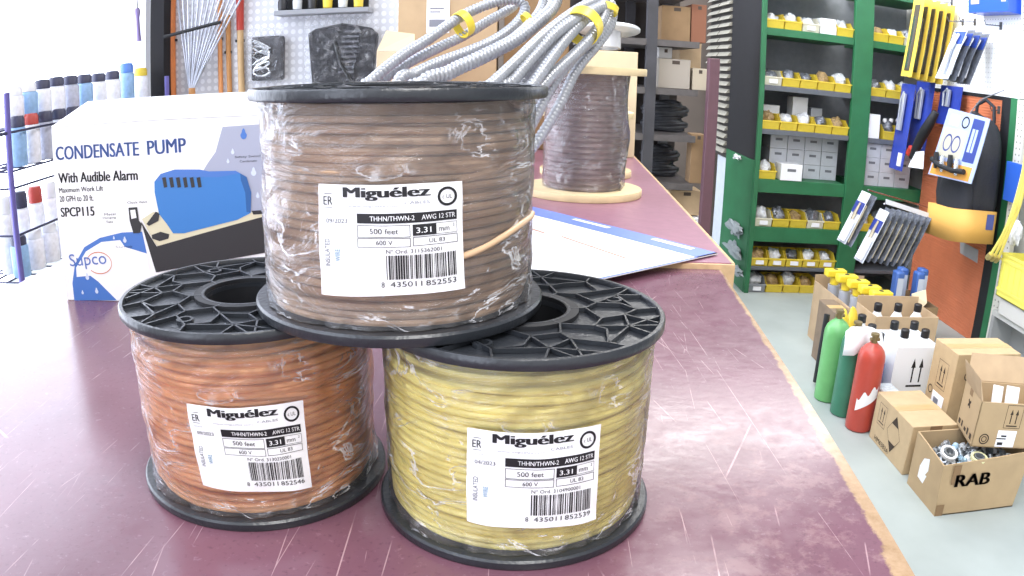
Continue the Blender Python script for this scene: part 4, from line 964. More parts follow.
# long yellow saw packs
ypm = mat('saw_card_yellow', 'dcc04e', .5); 
def saw(root, x, y, z, w_, h_):
    q = MB(); q.box((x-.006, y-w_*.20, z-h_*.93), (x, y+w_*.24, z-h_*.10)); q.build('saw_frame', mat('saw_dark', '4a4438', .5), root, smooth=0, bevel=.003)
    q = MB(); q.box((x-.009, y-w_*.02, z-h_*.9), (x-.005, y+w_*.12, z-h_*.25)); q.build('blade', chrome, root, smooth=0)
for i in range(5):
    x = 2.17+i*.05; c_ = ax(919+i*7.5, -3+i*2.2, x)
    pack('saw_pack', x, c_.y-.01, c_.z, .13, .46, .16, ypm, f'long yellow carded saw on the pegboard, {ORD[i]} of five', 'saw', 'yellow carded saws', saw)
q = MB(); c_ = ax(960, -2, XW); q.tube([Vector((XW, c_.y, c_.z+.02)), Vector((2.10, c_.y+.05, c_.z+.01))], .004, 8); 
# pliers packs
def pliers(root, x, y, z, w_, h_):
    q = MB(); q.tube([Vector((x-.012, y-.02, z-h_*.15)), Vector((x-.016, y, z-h_*.45)), Vector((x-.014, y+.018, z-h_*.9))], [.010, .012, .008], 8); q.tube([Vector((x-.012, y+.02, z-h_*.15)), Vector((x-.016, y, z-h_*.45)), Vector((x-.014, y-.022, z-h_*.92))], [.010, .012, .008], 8); q.build('tool', chrome, root)
    q = MB(); q.box((x-.004, y-w_*.45, z-h_*.32), (x-.0005, y+w_*.45, z-h_*.08)); q.build('header_print', blue_pl, root, smooth=0)
cardg = [mat('card_silver', 'c3cad8', .3), mat('card_dark', '62666f', .4, var=.3, vscale=40)]
for i in range(4):
    x = 2.22+i*.045; c_ = ax(962+i*7.0, 28+i*2.0, x)
    pack('pliers_pack', x, c_.y, c_.z, .13, .30, .40, cardg[0] if i == 0 else cardg[1], f'carded pliers on the white pegboard, {["front and leftmost, silver blue", "second from left", "third from left", "rear and rightmost"][i]}', 'pliers', 'carded pliers', pliers)
# blue box at the top right
a = ax(968, 13, 2.3); b_ = ax(1008, 15, 2.3); root = empty('blue_box', (2.3, (a.y+b_.y)/2, a.z), 'bright blue carded box hanging at the top of the pegboard', 'box')
q = MB(); q.box((2.30, b_.y, a.z), (2.395, a.y, a.z+.2)); q.build('box_body', mat('bright_blue', '2b56c8', .35), root, smooth=0, bevel=.002)
q = MB(); q.box((2.2985, a.y-.11, a.z+.045), (2.2998, a.y-.03, a.z+.15)); q.build('box_print', mat('print_tan', 'c3b9a8', .5), root, smooth=0); q = MB(); q.box((2.2985, b_.y+.02, a.z+.05), (2.2998, b_.y+.06, a.z+.1)); q.build('box_print', mat('print_tan', 'c3b9a8', .5), root, smooth=0)
# blue clamp packs over the orange panel
def clampt(root, x, y, z, w_, h_):
    q = MB(); q.box((x-.03, y-w_*.10, z-h_*.55), (x-.012, y+w_*.02, z-h_*.12)); q.tube([Vector((x-.02, y+w_*.05, z-h_*.1)), Vector((x-.02, y+w_*.2, z-h_*.2)), Vector((x-.02, y+w_*.15, z-h_*.55))], .008, 8); q.build('grey_tool', mat('tool_silver', 'b8bcc4', .35, .4), root, bevel=.003)
    q = MB(); q.box((x-.01, y-w_*.35, z-h_*.95), (x-.001, y-w_*.12, z-h_*.8)); q.build('card_print', white_p, root, smooth=0)
bcard = mat('blue_card', '2c409c', .4, var=.1)
for i, (px, py, x, w_, h_) in enumerate(((909, 84, 2.21, .17, .50), (926, 82, 2.29, .22, .40), (952, 86, 2.36, .24, .22))):
    c_ = ax(px, py, x); pack('clamp_pack', x, c_.y, c_.z, w_, h_, .10, bcard, ['tall dark blue carded tool, leftmost over the orange panel', 'blue carded tool behind the leftmost blue card', 'short blue card just under the white pegboard'][i], 'tool pack', 'blue carded tools', clampt)
# dark grip tool with red collar and white tag
root = empty('grip_tool', tuple(ax(918, 155, 2.22)), 'black handled tool with red collar and white tag beside the blue cards', 'tool')
p = [ax(936, 112, 2.22), ax(928, 126, 2.2), ax(920, 140, 2.2), ax(912, 158, 2.2)]; q = MB(); q.tube(spline(p, 5), [.02+.012*math.sin(i/15*PI) for i in range(16)], 10); q.build('handle', black_mt, root)
q = MB(); q.cyl(ax(912, 148, 2.19), ax(909, 154, 2.19), .022, n=14); q.build('red_collar', red_p, root)
q = MB(); a = ax(908, 169, 2.19); b_ = ax(924, 152, 2.19); q.prism([ax(908, 167, 2.19), ax(923, 169, 2.19), ax(924, 151, 2.19), ax(914, 152, 2.19)], (.003, 0, 0)); q.build('white_tag', white_p, root, smooth=0)
# backpack with yellow sleeve
bp_ = empty('tool_backpack', (2.25, 3.42, .44), 'black tool backpack with a wide yellow cardboard sleeve hanging on the orange panel', 'backpack')
def bpoly(cx, cy, cz, w_, d_, h_, seed, m, nm, parent, p4=3.2, k=18, n=32):
    q = MB(); v = []
    for i in range(k+1):
        for t_ in range(n):
            th = PI*i/k; ph = 2*PI*t_/n; s3 = lambda a: math.copysign(abs(a)**(2/p4), a)
            d = Vector((s3(math.sin(th))*s3(math.cos(ph)), s3(math.sin(th))*s3(math.sin(ph)), s3(math.cos(th))))
            q_ = 1+.07*noise.noise(d*2.5+Vector((seed, 0, 0)))
            v.append(Vector((cx+d.x*d_/2*q_, cy+d.y*w_/2*q_, cz+d.z*h_/2*q_)))
    q.add(v, [(i*n+t_, (i+1)*n+t_, (i+1)*n+(t_+1) % n, i*n+(t_+1) % n) for i in range(k) for t_ in range(n)]); return q.build(nm, m, parent, smooth=60)
fab = mat('black_nylon', '23242a', .7, bump=.5, bscale=60)
tp = ax(955, 105, 2.2); bt = ax(965, 245, 2.2); zt, zb = tp.z-.03, .53
yc = 3.355
bpoly(2.26, yc+.02, (zt+zb)/2, .41, .22, zt-zb, 1, fab, 'bag_body', bp_)
bpoly(2.17, yc-.02, zb+.19, .30, .10, .30, 4, fab, 'front_pocket', bp_, 2.8)
q = MB(); q.tube([Vector((2.30, yc+.06, zt-.02)), Vector((2.30, yc+.05, zt+.05)), Vector((2.32, yc, zt+.08)), Vector((2.34, yc-.05, zt+.05)), Vector((2.34, yc-.06, zt-.03))], .010, 8); q.build('top_handle', fab, bp_)
q = MB(); zs0, zs1 = zb+.02, zb+.175; v = []; n = 40; 
for sgn, rr in ((0, 1.0), (1, 1.0)):
    for t_ in range(n):
        ph = 2*PI*t_/n; s3 = lambda a: math.copysign(abs(a)**(2/3.4), a); v.append((2.235+s3(math.cos(ph))*.135, yc+.008+s3(math.sin(ph))*.212, (zs0-.018 if sgn == 0 else zs1-.012)+.022*math.sin(ph)*(-1)))
q.add(v, [(t_, (t_+1) % n, n+(t_+1) % n, n+t_) for t_ in range(n)]); so = q.build('cardboard_sleeve', mat('sleeve_yellow', 'd3a251', .75), bp_); m_ = so.modifiers.new('s', 'SOLIDIFY'); m_.thickness = .003
q = MB(); yy = yc+.008-.2165; q.box((2.255, yy, zs0+.075), (2.30, yy+.003, zs1-.005)); q.build('sleeve_print', mat('sleeve_blue', '46508c', .5), bp_, smooth=0)
# blister card in front of the backpack
P4 = [ax(949, 108, 2.06), ax(990, 119, 2.06), ax(971, 184, 2.06), ax(928, 174, 2.06)]
root = empty('blister_card', tuple((P4[2]+P4[3])/2), 'silver blue tool set blister card with orange lower band in front of the backpack', 'blister pack')
u4 = lambda a, b_, l=0: (P4[3]*(1-a)+P4[2]*a)*(1-b_)+(P4[0]*(1-a)+P4[1]*a)*b_+Vector((-l, 0, 0))
q = MB(); q.prism([u4(0, 0), u4(1, 0), u4(1, 1), u4(0, 1)], (.004, 0, 0))
put_quad(q, .03, .02, .93, .24, u4, 1, lay=.0008); put_quad(q, .05, .30, .60, .74, u4, 2, lay=.0008); put_quad(q, .66, .30, .92, .95, u4, 3, lay=.0008); put_quad(q, .70, .45, .76, .8, u4, 0, lay=.001); put_quad(q, .78, .45, .83, .8, u4, 0, lay=.001)
put_quad(q, .12, .78, .34, .93, u4, 4, lay=.0012)
for (cx_, cy_) in ((.22, .52), (.42, .52)): put_ring(q, cx_, cy_, .10, .08, u4, 3, 1.3, lay=.0012)
put_ring(q, .50, .86, .09, .065, u4, 5, 1.0, lay=.0012)
q.build('printed_card', [mat('card_lilac', 'aab8dc', .35), mat('card_orange', 'e0a04a', .4), mat('card_tan', 'b9b5a4', .4), mat('card_navy', '3b4a8c', .4), white_p, black_mt], root, smooth=0)
q = MB()
for i in range(4):
    c_ = u4(.14+i*.17, .25-.03*(i % 2), .018); q.tube([c_+Vector((0, 0, .035)), c_, c_+Vector((0, 0, -.045))], [.012, .016, .009], 8, i % 2)
q.tube([u4(.05, .24, .02), u4(.30, .17, .024), u4(.60, .14, .024), u4(.85, .16, .02)], .013, 8, 0)
q.build('tool_set', [black_mt, chrome], root)
q = MB(); q.tube([u4(.5, .97, -.002), u4(.5, 1.0, -.004)+Vector((.06, 0, .07)), Vector((XW, P4[0].y, P4[0].z+.13))], .003, 6); q.build('hang_wire', mat('hook_steel', '6f7076', .35, .7), root)
# grey label on the orange panel
q = MB(); c_ = [ax(960, 241, XW-.003), ax(978, 250, XW-.003), ax(977, 263, XW-.003), ax(960, 253, XW-.003)]; q.prism(c_, (.003, 0, 0)); tag(q.build('price_label', mat('label_grey', 'b4b4b8', .4), smooth=0), 'small grey label on the orange panel under the backpack', 'label')

# screwdriver style tool packs on long hooks
def longtool(root, x, y, z, w_, h_):
    q = MB(); q.tube([Vector((x-.014, y, z-h_*.28)), Vector((x-.014, y+.004, z-h_*.40)), Vector((x-.014, y, z-h_*.62)), Vector((x-.014, y-.004, z-h_*.93))], [.007, .011, .007, .005], 8); q.build('brass_tool', mat('brass_tool_m', 'b3a283', .3, .6), root)
    q = MB(); q.tube([Vector((x-.013, y+.012, z-h_*.45)), Vector((x-.013, y+.018, z-h_*.75)), Vector((x-.013, y+.012, z-h_*.96))], .009, 8); q.build('grip', black_mt, root)
front_m = mat('pack_front', 'd5d9e2', .25); navy = mat('navy_print', '2e3d8a', .4)
NL = ['leftmost, pale front', 'second from left', 'third, pale front', 'fourth', 'fifth', 'sixth', 'seventh', 'eighth', 'ninth', 'rightmost']
pos = [(866, 196, 1), (872, 199, 0), (884, 214, 1), (890, 213, 0), (896, 214, 0), (902, 215, 0), (908, 217, 0), (914, 218, 0), (920, 219, 0), (926, 220, 0)]
for i, (px, py, fr_) in enumerate(pos):
    Y_ = 3.62-.010*i if i < 2 else 3.50
    c_ = ay(px, py, Y_); h_ = .29; x, y, z = c_.x, c_.y, c_.z+.02; w_ = .11
    root = empty('carded_tool', (x, y, z-h_), f'carded hand tool in the hanging row below the blue cards, {NL[i]}', 'tool pack', 'carded tools hanging in a row beside the orange panel')
    cm = front_m if fr_ else mat('pack_grey', '7b808b', .25, .3, var=.4, vscale=40)
    tl = lambda p: Matrix.Rotation(.42, 3, 'Y') @ (Vector(p)-Vector((x, y, z)))+Vector((x, y, z))
    q = MB(); q.box((x, y-w_/2, z-h_), (x+.0025, y+w_/2, z)); q.map(tl); q.build('backing_card', cm, root, smooth=0)
    q = MB(); q.box((x-.005, y-w_*.46, z-h_*.42), (x-.0005, y+w_*.46, z-h_*.2)); q.map(tl); q.build('print_band', navy if fr_ else cm, root, smooth=0)
    q = MB(); q.tube([Vector((x-.010, y-.014, z-h_*.22)), Vector((x-.012, y-.014, z-h_*.42)), Vector((x-.011, y-.014, z-h_*.60)), Vector((x-.010, y-.018, z-h_*.95))], [.006, .010, .008, .006], 8)
    q.map(tl); q.build('brass_tool', mat('brass_tool_m', 'cbbfa6', .25, .6), root)
    q = MB(); q.box((x-.018, y-w_*.44, z-h_*.97), (x-.004, y+w_*.2, z-h_*.55)) if fr_ else q.tube([Vector((x-.010, y+.02, z-h_*.5)), Vector((x-.010, y+.022, z-h_*.96))], .009, 8)
    q.map(tl); q.build('clear_blister' if fr_ else 'grip', mat('milky_blister', 'eef0f6', .15) if fr_ else black_mt, root, bevel=.004 if fr_ else 0)
a = ay(884, 206, 3.5); b_ = ax(929, 213, XW-.001); q = MB(); q.tube([b_, Vector((a.x, 3.5, a.z+.012))], .004, 8); q.tube([b_+Vector((0, .0, .03)), Vector((ay(868, 192, 3.62).x, 3.62, ay(868, 192, 3.62).z+.01))], .004, 8)
tag(q.build('long_hook', chrome), 'pair of long steel hooks carrying the row of carded tools', 'hook')
q = MB(); q.prism([ay(886, 199, 3.49), ay(929, 213, 3.49), ay(929, 218, 3.49), ay(886, 204, 3.49)], (0, .004, 0)); tag(q.build('price_strip', mat('strip_white', 'd6d8dc', .3), smooth=0), 'pale price strip along the hooks of the carded tools', 'label')

# shelving at the right edge: yellow crate and hoses
rs = empty('right_shelf', (2.45, 2.85, 0), 'grey low shelf rack at the right edge beneath the yellow crate', 'shelving')
q = MB(); q.box((2.32, 2.5, .23), (2.47, 3.06, .255)); q.build('shelf', mat('shelf_pale', 'a9a9a4', .6), rs, smooth=0)
q = MB(); q.box((2.455, 2.5, 0), (2.47, 3.06, .23)); q.box((2.32, 3.035, 0), (2.455, 3.06, .23)); q.build('back_plate', mat('plate_grey', '8f8f8d', .6), rs, smooth=0)
cr = empty('yellow_crate', (2.4, 2.85, .33), 'translucent yellow plastic crate at the right edge', 'crate')
a = ax(1003, 252, 2.30); q = MB(); x0, x1, y0, y1, z0, z1 = 2.30, 2.46, 2.55, a.y, a.z-.21, a.z
for lo, hi in (((x0, y0, z0), (x1, y1, z0+.004)), ((x0, y0, z0), (x0+.004, y1, z1)), ((x1-.004, y0, z0), (x1, y1, z1)), ((x0, y0, z0), (x1, y0+.004, z1)), ((x0, y1-.004, z0), (x1, y1, z1))): q.box(lo, hi)
for i in range(9): q.box((x0-.004, y1-.03-i*.05, z0+.03), (x0, y1-.022-i*.05, z1-.04))
for zz in (z0+.03, z1-.04, z1-.012): q.box((x0-.006, y0, zz), (x0, y1, zz+.012))
q.build('crate_body', mat('crate_yellow', 'ddd462', .4), cr, smooth=0)
q = MB(); q.box((x0+.01, y0+.01, z0+.005), (x1-.01, y1-.01, z0+.006)); q.build('crate_liner', beige_pl, cr, smooth=0)
q = MB(); q.box((2.31, 2.56, .256), (2.45, 3.0, z0-.001)); tag(q.build('shelf_box', mat('pale_box', 'b9b7b0', .7), bevel=.003, smooth=0), 'pale box under the yellow crate', 'box')
hs = empty('gas_hoses', tuple(ax(990, 258, 2.25)), 'bundle of yellow coated gas connector hoses with brass ends at right', 'hose')
for i in range(3):
    q = MB(); x = 2.22+i*.03; q.tube(spline([ax(1030+i*3, 118, x), ax(1024+i*2, 165, x), ax(1014+i*3, 205, x), ax(1004+i*2.5, 232, x), ax(991+i*4, 254+i*1.5, x)], 6), .0075, 8); q.build('yellow_hose', mat('hose_yellow', 'e2d268', .4), hs)
    q = MB(); q.cyl(ax(991+i*4, 254+i*1.5, x), ax(987+i*4, 258+i*1.5, x), .014, n=6); q.build('brass_nut', mat('brass_end', 'cdbb7c', .3, .6), hs)
q = MB(); q.blob(ax(1014, 232, 2.33), .02, .06, .06, 3, .3, 0, 14, 9); tag(q.build('clear_packet', bag_clear, smooth=60), 'clear crumpled packet behind the yellow hoses', 'packet')
q = MB(); a = ax(1010, 200, 2.38); b_ = ax(1026, 165, 2.38); q.box((2.33, min(a.y, b_.y)-.03, a.z), (2.36, max(a.y, b_.y), b_.z)); tag(q.build('blue_card', mat('mid_blue', '2f5fc0', .4), bevel=.002, smooth=0), 'blue card hanging beyond the yellow hoses at the right edge', 'card')

# ------------------------------------------------------------------ stock on the floor
def gas_tank(x, y, col, label, r=.053, h=.302, sticker=None):
    root = empty('gas_cylinder', (x, y, 0), label, 'gas cylinder', 'small gas cylinders standing on the floor')
    q = MB(); q.lathe([(r*.85, 0), (r*.98, .006), (r, .02), (r, h-.03), (r*.97, h-.012), (r*.85, h+.006), (r*.62, h+.020), (r*.34, h+.030), (r*.30, h+.034)], (x, y, 0), 36); q.build('tank_body', mat('tank_'+col, col, .35, var=.08, vscale=20), root)
    q = MB(); q.cyl((x, y, h+.030), (x, y, h+.058), .012, n=12); q.cyl((x-.018, y, h+.046), (x+.02, y, h+.046), .007, n=10); q.cyl((x, y, h+.058), (x, y, h+.068), .017, n=10); q.build('brass_valve', mat('valve_brass', '8f7f5a', .4, .6), root)
    if sticker:
        a0, a1, z0, z1, sl = sticker; q = MB(); v = []; n = 14
        for i in range(n+1):
            a = a0+(a1-a0)*i/n; w1 = 1-.25*math.sin(i*1.1); 
            for zz in (z0+sl*i/n, z1*w1+z0*(1-w1)+sl*i/n): v.append((x+(r+.0012)*math.sin(a), y-(r+.0012)*math.cos(a), zz))
        q.add(v, [(2*i, 2*i+2, 2*i+3, 2*i+1) for i in range(n)]); q.build('sticker', white_p, root)
    return root
gas_tank(1.258, 2.650, '6cae6c', 'light green gas cylinder, leftmost and farthest of the three')
gas_tank(1.275, 2.512, '3c7a60', 'dark green gas cylinder between the light green and the red one')
gas_tank(1.288, 2.382, 'b4473a', 'red gas cylinder with torn white sticker, nearest of the three', sticker=(-1.0, .55, .085, .135, .055))
q = MB(); 
cc_ = Vector((1.275, 2.512, .30))
q.add([cc_+Vector((-.075+.03*i, -.035+.02*math.sin(i*2+j), .03+.045*j*0+.035*(1-abs(i-2.4)/3)-.045*j)) for j in range(3) for i in range(6)], [(j*6+i, j*6+i+1, j*6+i+7, j*6+i+6) for j in range(2) for i in range(5)])
q.map(lambda p: p+Vector((.0, -.045 if p.z < .31 else -.02, .014)))
o = q.build('paper_tag', white_p, smooth=60); o.modifiers.new('s', 'SOLIDIFY').thickness = .0015; tag(o, 'crumpled white paper tag draped on the dark green cylinder', 'tag')

def arrows(q, o_, u_, w_, h_, m=0, lay=.0008):
    f = frame_fn(o_, u_, (0, 0, 1))
    for k in (0, 1):
        x = w_*(.22+.42*k); put_quad(q, x+w_*.035, h_*.16, x+w_*.115, h_*.72, f, m, lay=lay); put_poly(q, [(x-w_*.045, h_*.68), (x+w_*.195, h_*.68), (x+w_*.075, h_)], f, m, lay=lay)
    put_quad(q, w_*.06, 0, w_*.9, h_*.07, f, m, lay=lay)
def frame_rect(q, o_, u_, w_, h_, m=0, t_=.002, lay=.0008):
    f = frame_fn(o_, u_, (0, 0, 1))
    for a in ((0, 0, w_, t_), (0, h_-t_, w_, h_), (0, 0, t_, h_), (w_-t_, 0, w_, h_)): put_quad(q, *a, f, m, lay=lay)
cprint = mat('carton_print', '3a2c20', .7)
X1, Y1 = (1, 0, 0), (0, -1, 0)
# box A: closed carton with hazard diamond on its left side
A = carton('cardboard_box', rect_(1.303, 2.016, 1.488, 2.309), 0, .178, 'closed tan carton with a diamond mark on its side, beside the red cylinder', mat('cardboard_a', 'bda581', .85, var=.05))
q = MB(); o_ = Vector((1.3028, 2.309, 0)); fy = frame_fn(o_, Y1, (0, 0, 1))
arrows(q, o_+Vector((0, -.045, .085)), Y1, .05, .06); frame_rect(q, o_+Vector((0, -.038, .075)), Y1, .062, .08, t_=.0015)
for (dx, dz, sg) in ((.175, .125, 1), (.175, .06, -1)): put_poly(q, [(dx-.028, dz) if sg > 0 else (dx+.028, dz), (dx+.028, dz) if sg > 0 else (dx-.028, dz), (dx, dz+.034*sg)], fy, 0, lay=.0008)
for s_ in ((1, 1), (-1, 1), (1, -1), (-1, -1)):
    p0 = Vector((.175+s_[0]*.052, .0925)); p1 = Vector((.175, .0925+s_[1]*.066)); d = (p1-p0).normalized(); nn = Vector((-d.y, d.x))*.0008
    put_poly(q, [p0-nn, p1-nn, p1+nn, p0+nn] if (d.x*1) > 0 else [p1-nn, p0-nn, p0+nn, p1+nn], fy, 0, lay=.0008)
put_text(q, 'HM6383A', .045, .012, .12, .018, fy, 0, 0, 0, .0008)
q.build('printed_marks', cprint, A, smooth=0)
q = MB(); f2 = frame_fn((1.303, 2.0158, 0), X1, (0, 0, 1)); put_quad(q, .07, .10, .12, .1775, f2, 0, lay=.0006); q.build('side_tape', card_d, A, smooth=0); q = MB(); put_quad(q, .03, .03, .15, .034, f2, 1, lay=.0006); put_quad(q, .03, .042, .1, .045, f2, 1, lay=.0006); q.build('printed_lines', [card_d, cprint], A, smooth=0)
# RAB box: open, full of fittings
x0, x1, y0, y1, hh = 1.298, 1.620, 1.752, 1.962, .170
RB = empty('open_carton', ((x0+x1)/2, (y0+y1)/2, 0), 'open carton printed RAB, full of metal fittings, nearest on the floor', 'box')
q = MB(); t_ = .004; xo = .018   # sides lean out slightly at the top
bq = [(x0, y0), (x1, y0), (x1, y1), (x0, y1)]; tq = [(x0-.014, y0+.006), (x1+.012, y0+.0), (x1+.01, y1+.004), (x0-.008, y1)]
hs_ = [hh+.004, hh+.030, hh+.02, hh+.020]
cxm, cym = (x0+x1)/2, (y0+y1)/2
inn = lambda p: (p[0]+(cxm-p[0])*.03, p[1]+(cym-p[1])*.045)
for i in range(4):
    j = (i+1) % 4; a, b_, c_, d = bq[i], bq[j], tq[j], tq[i]; ai, bi, ci, di = map(inn, (a, b_, c_, d))
    q.hexa([(*a, 0), (*b_, 0), (*bi, 0), (*ai, 0), (*d, hs_[i]), (*c_, hs_[j]), (*ci, hs_[j]), (*di, hs_[i])])
q.prism([(*p, 0) for p in bq], (0, 0, .004)); q.build('carton_body', mat('cardboard_r', 'b39a76', .85, var=.07, vscale=12), RB, smooth=0)
fr = lambda a, b_, l=0: Vector((x0+a+(-.014+.026*a/.322)*b_/hh, y0-.0010-l, b_+.0))
q = MB(); put_text(q, 'RAB', .052, .100, .128, .042, fr, 0, .10, 0, .0008); q.build('printed_name', mat('rab_print', '3c3026', .7), RB, smooth=0)
q = MB(); put_quad(q, .035, .11, .062, .176, fr, 0, lay=.0006); q.build('side_tape', card_d, RB, smooth=0); q = MB(); put_quad(q, 0, .0, .03, .04, fr, 0, lay=.0006); q.build('corner_tape', card_d, RB, smooth=0)
fl_ = lambda a, b_, l=0: Vector((x0-.0008-l-.011*b_/hh, y1-a, b_)); q = MB(); put_poly(q, [(.06, .06), (.10, .055), (.12, .10), (.115, .15), (.08, .135), (.062, .10)], fl_, 0, lay=.0006); q.build('white_label', white_p, RB, smooth=0)
fit_m = [mat('fitting_zinc', 'bfc3c6', .3, .7), mat('fitting_grey', '8f9599', .35, .6), mat('fitting_white', 'e2e4e4', .4), mat('fitting_blue', '9fb9c9', .35)]
q = MB(); q.box((x0+.012, y0+.015, .005), (x1-.012, y1-.015, .125)); tag(q.build('fittings_heap', mat('dark_fill', '4a4d50', .6, .3, var=.4, vscale=90, bump=1, bscale=90)), 'deep heap of small fittings filling the RAB carton below its top layer', 'fittings', kind='stuff')
rf = random.Random(5); k = 0; spots = []
while k < 60:
    x = rf.uniform(x0+.028, x1-.03); y = rf.uniform(y0+.032, y1-.032)
    if min([abs(x-a)+abs(y-b_) for a, b_ in spots] or [1]) < .020 and rf.random() < .8: k += 0; spots and rf.random(); 
    if min([math.hypot(x-a, y-b_) for a, b_ in spots] or [1]) < .0155: 
        if rf.random() < .97: 
            continue
    spots.append((x, y)); r_ = rf.uniform(.009, .015); z = .128+rf.uniform(.008, .03); dv = Vector((rf.uniform(-1, 1), rf.uniform(-1, 1), rf.uniform(.2, 1))).normalized()
    q = MB(); c0 = Vector((x, y, z)); 
    prof = [(r_*.62, -r_*.9), (r_*.85, -r_*.9), (r_*.85, -r_*.2), (r_, -r_*.2), (r_, r_*.25), (r_*.8, r_*.25), (r_*.8, r_*.9), (r_*.62, r_*.9)]
    q.lathe(prof, (0, 0, 0), 12, 0, closed=True); rot = Vector((0, 0, 1)).rotation_difference(dv).to_matrix(); q.map(lambda p: rot @ p+c0)
    o = q.build('pipe_fitting', fit_m[rf.choice((0, 0, 1, 2, 3))]); tag(o, 'small ring shaped metal fitting in the top layer of the RAB carton', 'fitting', 'loose fittings in the RAB carton'); k += 1
for i, (px, py, r_, m_) in enumerate(((949, 453, .030, 2), (979, 458, .030, 2))):
    c0 = az(px, py, .176); q = MB(); q.lathe([(r_*.72, -.005), (r_, -.005), (r_, .005), (r_*.72, .005)], (0, 0, 0), 28, 0, closed=True); q.lathe([(r_*.45, -.008), (r_*.6, -.008), (r_*.6, .008), (r_*.45, .008)], (0, 0, 0), 20, 1, closed=True)
    rot = Matrix.Rotation(.35 if i == 0 else .12, 3, 'X'); q.map(lambda p: rot @ p+c0); tag(q.build('large_ring', [fit_m[2] if i == 0 else mat('ring_cream', 'dcd9a8', .4), fit_m[1]]), ['large white ring fitting at the left of the RAB carton', 'large cream ring fitting in the middle of the RAB carton'][i], 'fitting')
# box C: open carton with arrows resting on the rear of the RAB carton
zc = .203
C0 = az(970.6, 446.5, zc); CL = az(944, 427, zc); CR = az(1024, 449, zc)
uL = (CL-C0); uR = (CR-C0); uR.normalize(); uLn = Vector((-uR.y, uR.x, 0))
wC, dC, hC = .30, .17, .150
C0 = Vector((C0.x, C0.y, zc))
bx = empty('open_carton', tuple(C0+uR*wC/2+uLn*dC/2), 'open carton with arrow print and white papers inside, resting on the RAB carton', 'box')
q = MB(); cs_ = [C0, C0+uR*wC, C0+uR*wC+uLn*dC, C0+uLn*dC]
def wall(a, b_, h_, q, t_=.004):
    d = (b_-a).normalized(); n_ = Vector((-d.y, d.x, 0))*t_; q.hexa([a, b_, b_+n_, a+n_, a+Z*h_, b_+Z*h_, b_+n_+Z*h_, a+n_+Z*h_])
for i in range(4): wall(cs_[i], cs_[(i+1) % 4], hC, q)
q.prism(cs_, (0, 0, .004))
q.build('carton_body', mat('cardboard_c', 'b59c78', .85, var=.06, vscale=12), bx, smooth=0)
q = MB(); q.hexa([cs_[3]+Z*hC, cs_[2]+Z*hC, cs_[2]+Z*(hC+.004), cs_[3]+Z*(hC+.004), cs_[3]+Z*(hC+.075)+uLn*.05+uR*.02, cs_[2]+Z*(hC+.075)+uLn*.05, cs_[2]+Z*(hC+.078)+uLn*.05, cs_[3]+Z*(hC+.078)+uLn*.05+uR*.02]); q.build('box_flap', card_b, bx, smooth=0)
q = MB(); q.hexa([cs_[0]+Z*hC, cs_[3]+Z*hC, cs_[3]+Z*(hC+.004)+uR*.004, cs_[0]+Z*(hC+.004)+uR*.004, cs_[0]+Z*(hC+.06)-uR*.012+uLn*.02, cs_[3]+Z*(hC+.07)-uR*.02, cs_[3]+Z*(hC+.073)-uR*.02, cs_[0]+Z*(hC+.063)-uR*.012+uLn*.02]); q.build('box_flap', card_b, bx, smooth=0)
q = MB(); o1 = C0; fF = frame_fn(o1, uR, (0, 0, 1)); fS = frame_fn(C0+uLn*dC, -uLn, (0, 0, 1))
arrows(q, o1+uR*.105+Z*.074, uR, .048, .058); frame_rect(q, o1+uR*.098+Z*.068, uR, .062, .078, t_=.0016)
q.build('arrow_print', cprint, bx, smooth=0); q = MB(); put_ring(q, .04, .028, .018, .014, fF, 0, lay=.0008); put_ring(q, .04, .028, .010, .007, fF, 0, lay=.0008)
q.build('ring_print', cprint, bx, smooth=0); q = MB()
for k in (0, 1): put_poly(q, [(.06+.0, .095), (.066, .089), (.088, .111), (.082, .117)] if k == 0 else [(.082, .089), (.088, .095), (.066, .117), (.06, .111)], fS, 0, lay=.0008)
q.build('cross_print', cprint, bx, smooth=0); q = MB()
for k, (xx_, ww, hh_) in enumerate(((.015, .018, .016), (.045, .012, .02), (.075, .02, .012), (.105, .014, .022), (.135, .018, .018))): put_quad(q, xx_, .014, xx_+ww, .014+hh_, fS, 0, lay=.0008)
q.build('printed_marks', cprint, bx, smooth=0)
q = MB(); put_quad(q, .085, .004, .155, .060, fF, 0, lay=.0006); put_quad(q, .092, .010, .112, .020, fF, 1, lay=.001); put_quad(q, .085, .03, .12, .034, fF, 1, lay=.001); put_quad(q, .10, .038, .12, .044, fF, 1, lay=.001); q.build('shipping_label', [white_p, ink], bx, smooth=0)
q = MB(); put_quad(q, .055, .128, .085, .15, fS, 0, lay=.0006); q.build('side_tape', card_d, bx, smooth=0)
for i, (a_, w__) in enumerate(((.055, .038), (.105, .05))):
    q = MB(); p0 = C0+uR*a_+uLn*.03+Z*.06; q.prism([p0, p0+uR*w__, p0+uR*w__+uLn*.03+Z*.12, p0+uR*.0+uLn*.03+Z*.125], uLn*.002); tag(q.build('white_paper', white_p, smooth=0), ['left', 'right'][i]+' white paper sticking out of the upper open carton', 'paper')
